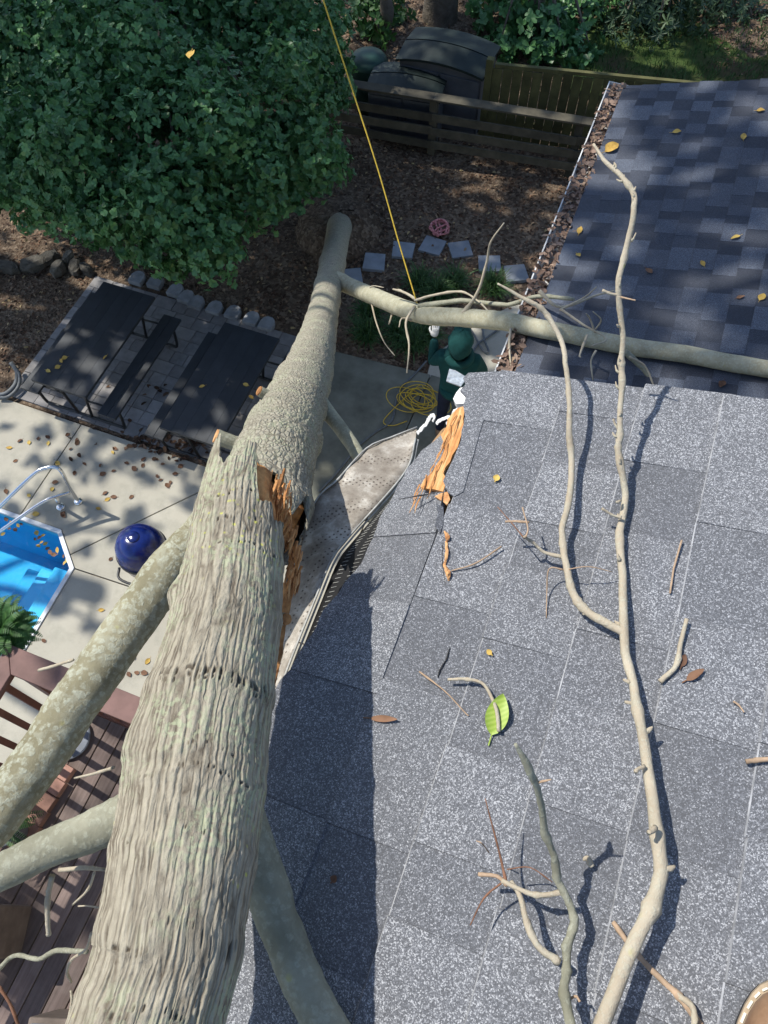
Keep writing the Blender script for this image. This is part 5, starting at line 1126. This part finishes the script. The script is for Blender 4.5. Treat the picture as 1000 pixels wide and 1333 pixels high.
lob = [(atd(x, y_, d), r_*d/1000, 1.) for x, y_, d, r_ in ((60, 70, 9.2, 125), (190, 50, 9.0, 135), (330, 50, 9.6, 120), (95, 185, 8.4, 108), (225, 180, 8.2, 125), (350, 165, 8.9, 100), (395, 55, 10.2, 78), (150, 262, 8.1, 72), (240, 270, 8.0, 85), (325, 250, 8.6, 72), (45, 225, 8.6, 78), (405, 195, 9.5, 52), (-40, 60, 9.6, 120), (-30, 190, 8.9, 90), (205, 325, 8.1, 44), (260, 320, 8.2, 38), (120, 290, 8.2, 30), (430, 100, 10.4, 40), (300, -60, 10.2, 120), (150, -80, 10.0, 140), (10, -70, 10., 130), (360, 245, 8.8, 45))]
ELOB = lob
crown('crown', lob, 'holly', ev, 1300, .052, .035, 6, .55, 5, clump=10)
stems('trunk', (-6.6, 9.4, 0), (-6.3, 8.7, 3.6), .11, lob, ev, M['trunk_far'])
# behind the fence
bk = thing('hardwood_tree', 'thick pale brown trunk rising behind the dark shed', 'tree', at(573, 22, .2))
tb = at(573, 28, .0); b = MB(); b.tube([tb-ZV*.2, tb+ZV*.3, tb+ZV*2.5+np.array([.05, 0, 0]), tb+ZV*9], [.36, .30, .27, .20], 20, sub=6, wob=.03); b.build('trunk', M['trunk_far'], bk, smooth=True)
blob = [(tb+np.array([dx, dy, dz]), r_, .5) for dx, dy, dz, r_ in ((0, 0, 10, 2.2), (1.8, 1, 9, 1.8), (-1.5, .8, 9.5, 1.8))]
crown('crown', blob, 'canopy', bk, 120, .22, .14, 4, .9, 8)
def hemlock(label, c, h_, lobes, seed, mat='hemlock', dens=420, L=.13, W=.035, ros=7):
    t = thing('hemlock_tree', label, 'tree', c); crown('crown', lobes, mat, t, dens, L, W, ros, .6, seed, .8, .1, .25); stems('trunk', c, (c[0], c[1], h_), .14, lobes, t, M['trunk_far']); return t
def lobs(lst): return [(atd(x, y_, d), r_*d/1000, dn_) for x, y_, d, r_, dn_ in lst]
hemlock('dark evergreen bush behind the mossy board fence', (at(680, 60, 0)[0], at(680, 40, 0)[1], 0), 2.6, lobs([(655, 20, 13.2, 48, 1), (700, 45, 12.9, 50, 1), (735, 70, 12.9, 42, 1), (690, -20, 13.6, 70, 1), (745, 20, 13.4, 55, 1), (775, 85, 13.2, 26, 1), (650, 60, 12.9, 22, .8)]), 31, 'holly', 420, .12, .07, 6)
hemlock('feathery green hemlock with drooping sprays over the lawn', (at(850, 20, 0)[0], at(850, -10, 0)[1], 0), 3.4, lobs([(815, 10, 13.4, 55, 1), (870, 18, 13.2, 50, .9), (915, 5, 13.5, 45, .8), (850, 60, 13.2, 32, .6), (800, 50, 13.3, 35, .8), (950, 20, 13.6, 40, .6), (985, 45, 13.5, 32, .5), (990, 5, 13.9, 40, .6), (860, -50, 14, 80, 1)]), 33)
hemlock('light green leafy shrub beside the yellow rope', (at(492, 55, 0)[0], at(492, 45, 0)[1], 0), 1.0, lobs([(478, 20, 13.2, 30, 1), (505, 12, 13.6, 30, 1), (495, 40, 13.0, 20, .8)]), 35, 'fern', 360, .13, .075, 5)
# tall shade trees of the woods to the left, outside the picture: their crowns throw the dappled shade
def shade(label, root, targets, t_along, mat='canopy', dens=46, seed=50):
    t = thing('shade_tree', label, 'tree', root, 'tall trees of the wood beside the pool'); lo = [(np.array(g)+SUN*(t_along+random.uniform(-1.5, 1.5)), r_, dn_) for g, r_, dn_ in targets]
    crown('crown', lo, mat, t, dens, .19, .125, 5, .95, seed); ctr = np.mean([l_[0] for l_ in lo], 0); stems('trunk', root, (ctr[0], ctr[1], ctr[2]), .30, lo, t, M['trunk_far'], .3)
shade('tall leafy tree shading the soil bed and the rail fence', (-14, 10, 0), [((-5.5, 8.2, 0), 2.0, 1.3), ((-3.0, 8.4, 0), 1.7, 1.3), ((-1.2, 8.8, 0), 1.5, 1.2), ((-4.2, 10.3, 0), 1.8, 1.3), ((-1.6, 10.6, 0), 1.6, 1.3), ((-7.5, 7.6, 0), 1.8, 1.2), ((-3.2, 12.8, 0), 2., 1.2), ((.8, 12.6, 0), 1.8, 1.), ((-6.5, 11.5, 0), 2.2, 1.2), ((-8.8, 10, 0), 2, 1.2), ((-8, 8.8, 3), 2.0, 1.2), ((-5.8, 8.4, 3.4), 1.9, 1.2), ((-4.0, 9.0, 3.), 1.5, 1.2)], 15, seed=51)
shade('tall leafy tree shading the picnic tables and the walkway', (-13, 4, 0), [((-5.6, 4.9, .5), 1.35, 2.2), ((-3.9, 4.9, .5), 1.25, 2.2), ((-5.4, 3.9, .5), .7, 1.6), ((-3.9, 3.9, .5), .7, 1.6), ((-2.4, 5.2, 0), 1.1, 1.5), ((-1.3, 5.4, .5), 1.0, 1.7), ((-1.9, 6.8, 0), 1.1, 1.6), ((-7.4, 5.0, 0), 1.3, .8), ((-3.2, 6.3, 0), 1.1, 1.5), ((-2.0, 4.0, 0), .9, 1.5), ((-.7, 6.9, 0), .8, 1.5), ((-4.9, 6.3, 0), 1.0, 1.4), ((-3.2, 6.9, .9), .7, 2.6), ((-3.5, 7.4, .4), .8, 2.4), ((-3.0, 6.3, 1.4), .5, 2.2), ((-2.75, 5.9, 1.7), .55, 2.4), ((-2.3, 4.7, 0), .9, 2.), ((-1.5, 4.9, 0), .8, 2.), ((-2.9, 5.6, 0), .7, 2.)], 14, seed=52)
shade('tall leafy tree dappling the pool and the concrete patio', (-14, 1, 0), [((-5.4, 3.0, 0), 1.2, .33), ((-4.0, 2.7, 0), 1.0, .30), ((-6.6, 2.6, 0), 1.3, .33), ((-5.8, 1.6, 0), 1.0, .22), ((-3.9, 1.5, 0), .7, .4), ((-1.7, -.2, 3), 1.0, .5)], 13, seed=53)
shade('tall leafy tree shading the slate blue wing roof', (-15, 6.5, 0), [((.3, 5.7, 4.4), 1.0, 1.6), ((.4, 4.5, 4.4), 1.0, 1.3), ((.1, 3.4, 4.3), .8, 1.6), ((1.3, 5.1, 4.6), 1.0, 1.5), ((1.2, 3.6, 4.6), .9, 1.6), ((-.1, 6.3, 4.2), .7, 1.6), ((1.4, 6.4, 4.6), .9, 1.6), ((.6, 2.6, 4.4), .6, 1.4)], 16, seed=54)

# ================================================================== LEAF LITTER AND FALLEN LEAVES
def in_bed(p):   # loose soil only, off slabs, pavers, walkway
    x, y_ = p[:, 0], p[:, 1]; ok = np.ones(len(p), bool)
    ok &= ~((y_ < 3.76) & (x > -14)); ok &= ~((x > bx0-.02) & (x < bx1+.02) & (y_ < by1+.1)); ok &= ~((x > -3.32) & (y_ < 6.04)); ok &= ~((x > -1.75) & (y_ < 7.2)); ok &= ~((x > -.02) & (y_ < 6.1)); return ok
nl = 26000; P = np.stack([rng.uniform(-10, 1.2, nl), rng.uniform(3.8, 16, nl), np.zeros(nl)], 1); P = P[in_bed(P)]; nl = len(P)
P[:, 2] = -.035+.02*np.sin(P[:, 0]*1.9+P[:, 1]*.7)*np.cos(P[:, 1]*1.6)+np.where(P[:, 1] > 10.6, .04*np.clip(P[:, 1]-10.6, 0, 6), 0)+.012
D = unit(nl); D[:, 2] *= .25; N_ = unit(nl)*.5+ZV
V, T = leaves(P, D, N_, rng.uniform(.03, .085, nl), rng.uniform(.015, .04, nl), .22); dens_y = np.clip((P[:, 1]-4)/12, 0, 1)
tag(npmesh('leaf_litter', V, T, M['litter'], attrs={'rnd': ('FACE', np.repeat(np.clip(rng.random(nl)**1.5*1.0, 0, 1), 6))}), 'brown leaf litter scattered over the soil', kind='stuff')
# lawn blades
nl = 9000; P = np.stack([rng.uniform(-1.5, 5, nl), rng.uniform(12.3, 18, nl), np.full(nl, .13)], 1); D = unit(nl)*.6+ZV; V, T = leaves(P, D, unit(nl), rng.uniform(.06, .14, nl), np.full(nl, .02), .2, .3)
tag(npmesh('lawn_grass', V, T, M['liriope'], attrs={'rnd': ('FACE', np.repeat(rng.random(nl), 6))}), 'patchy green grass of the lawn beyond the wing', kind='stuff')
def ground_leaf(x, y_, z, col, L, label, group, f=None, nrm=ZV):
    a = rng.uniform(0, 2*math.pi); p = at(x, y_, z+.006) if f is None else f(x, y_, .010); d = np.array([math.cos(a), math.sin(a), .05]); d = d-nrm*(d@nrm)
    blade(p-d*L/2, d, nrm+.35*unit(1)[0], L, L*rng.uniform(.5, .75), 'fallen_leaf', M[col], label, 'leaf', group, curl=.3, n=5)
GP = 'fallen leaves on the concrete patio'
for i, (x, y_) in enumerate(((26, 574), (38, 576), (50, 571), (62, 569), (63, 577), (75, 603), (100, 573), (88, 566), (150, 584), (147, 589), (134, 617), (148, 613), (72, 628), (68, 637), (38, 645), (137, 642), (148, 647), (140, 650), (171, 647), (47, 669), (83, 671), (128, 662), (82, 669), (97, 616), (110, 604), (131, 606), (165, 603), (175, 610), (186, 606), (209, 625), (222, 628), (228, 617), (218, 632), (205, 620), (235, 607), (230, 600), (203, 598), (212, 604), (240, 597), (132, 794), (57, 834), (144, 728), (187, 598), (174, 856), (192, 861), (178, 876), (168, 878), (188, 876), (20, 600), (12, 583), (8, 640))):
    yel = i in (1, 4, 5, 9, 13, 14, 17, 19, 21, 39, 44, 49); ground_leaf(x, y_, 0, 'dry_yellow' if yel else 'dry_brown', rng.uniform(.055, .09), 'small yellow fallen leaf on the concrete patio' if yel else 'small brown fallen leaf on the concrete patio', GP)
nl = 170; q = [at(x, y_, .012) for x, y_ in zip(np.r_[rng.normal(230, 28, 110), rng.uniform(80, 300, 60)], np.r_[rng.normal(575, 9, 110), rng.uniform(500, 600, 60)])]; P = np.array(q); D = unit(nl); D[:, 2] *= .2
V, T = leaves(P, D, unit(nl)*.5+ZV, rng.uniform(.05, .10, nl), rng.uniform(.03, .055, nl), .3)
tag(npmesh('leaf_litter', V, T, M['litter'], attrs={'rnd': ('FACE', np.repeat(rng.random(nl)**2*.7, 6))}), 'drift of dark curled leaves along the edge of the pavers', kind='stuff')
for i, (x, y_) in enumerate(((8, 676), (14, 680), (20, 690), (24, 684), (12, 688), (48, 694), (52, 700), (56, 697), (46, 702), (59, 708), (62, 714), (54, 706), (66, 719), (75, 716), (83, 724), (88, 729), (92, 735), (84, 733), (90, 756), (4, 695), (28, 682), (50, 711), (70, 722))):
    ground_leaf(x, y_, -.10, 'dry_yellow' if i % 2 else 'dry_brown', rng.uniform(.05, .085), 'yellow leaf floating on the blue pool water' if i % 2 else 'brown leaf floating on the blue pool water', 'leaves floating on the pool')
for (x, y_, z) in ((80, 470, .745), (75, 478, .745), (84, 466, .745), (63, 483, .745), (137, 465, .745), (320, 501, .745), (263, 503, .745), (327, 517, .745)):
    ground_leaf(x, y_, z+.002, 'dry_yellow', .075, 'yellow leaf lying on a charcoal picnic table', 'leaves on the picnic tables')
for i, (x, y_) in enumerate(((968, 178), (990, 144), (881, 172), (755, 300), (753, 332), (958, 309), (964, 387), (992, 387), (845, 353), (791, 196), (915, 343), (940, 500))):
    ground_leaf(x, y_, 0, 'dry_yellow' if i not in (6, 11, 8) else 'dry_brown', rng.uniform(.05, .075), 'yellow leaf lying on the slate blue wing roof' if i not in (6, 11, 8) else 'brown leaf lying on the slate blue wing roof', 'leaves on the wing roof', rf2, RN2)
blade(at(788, 197, gz+.05), (.5, .6, .1), ZV, .12, .09, 'fallen_leaf', M['dry_yellow'], 'bright yellow leaf on top of the leaf filled gutter', 'leaf')
blade(at(250, 66, 4.6), (.3, -.7, .1), (0, -.5, .8), .13, .07, 'fallen_leaf', M['dry_yellow'], 'single pale yellow leaf caught in the evergreen', 'leaf')
for o in bpy.data.objects:
    if '_w' in o: del o['_w']
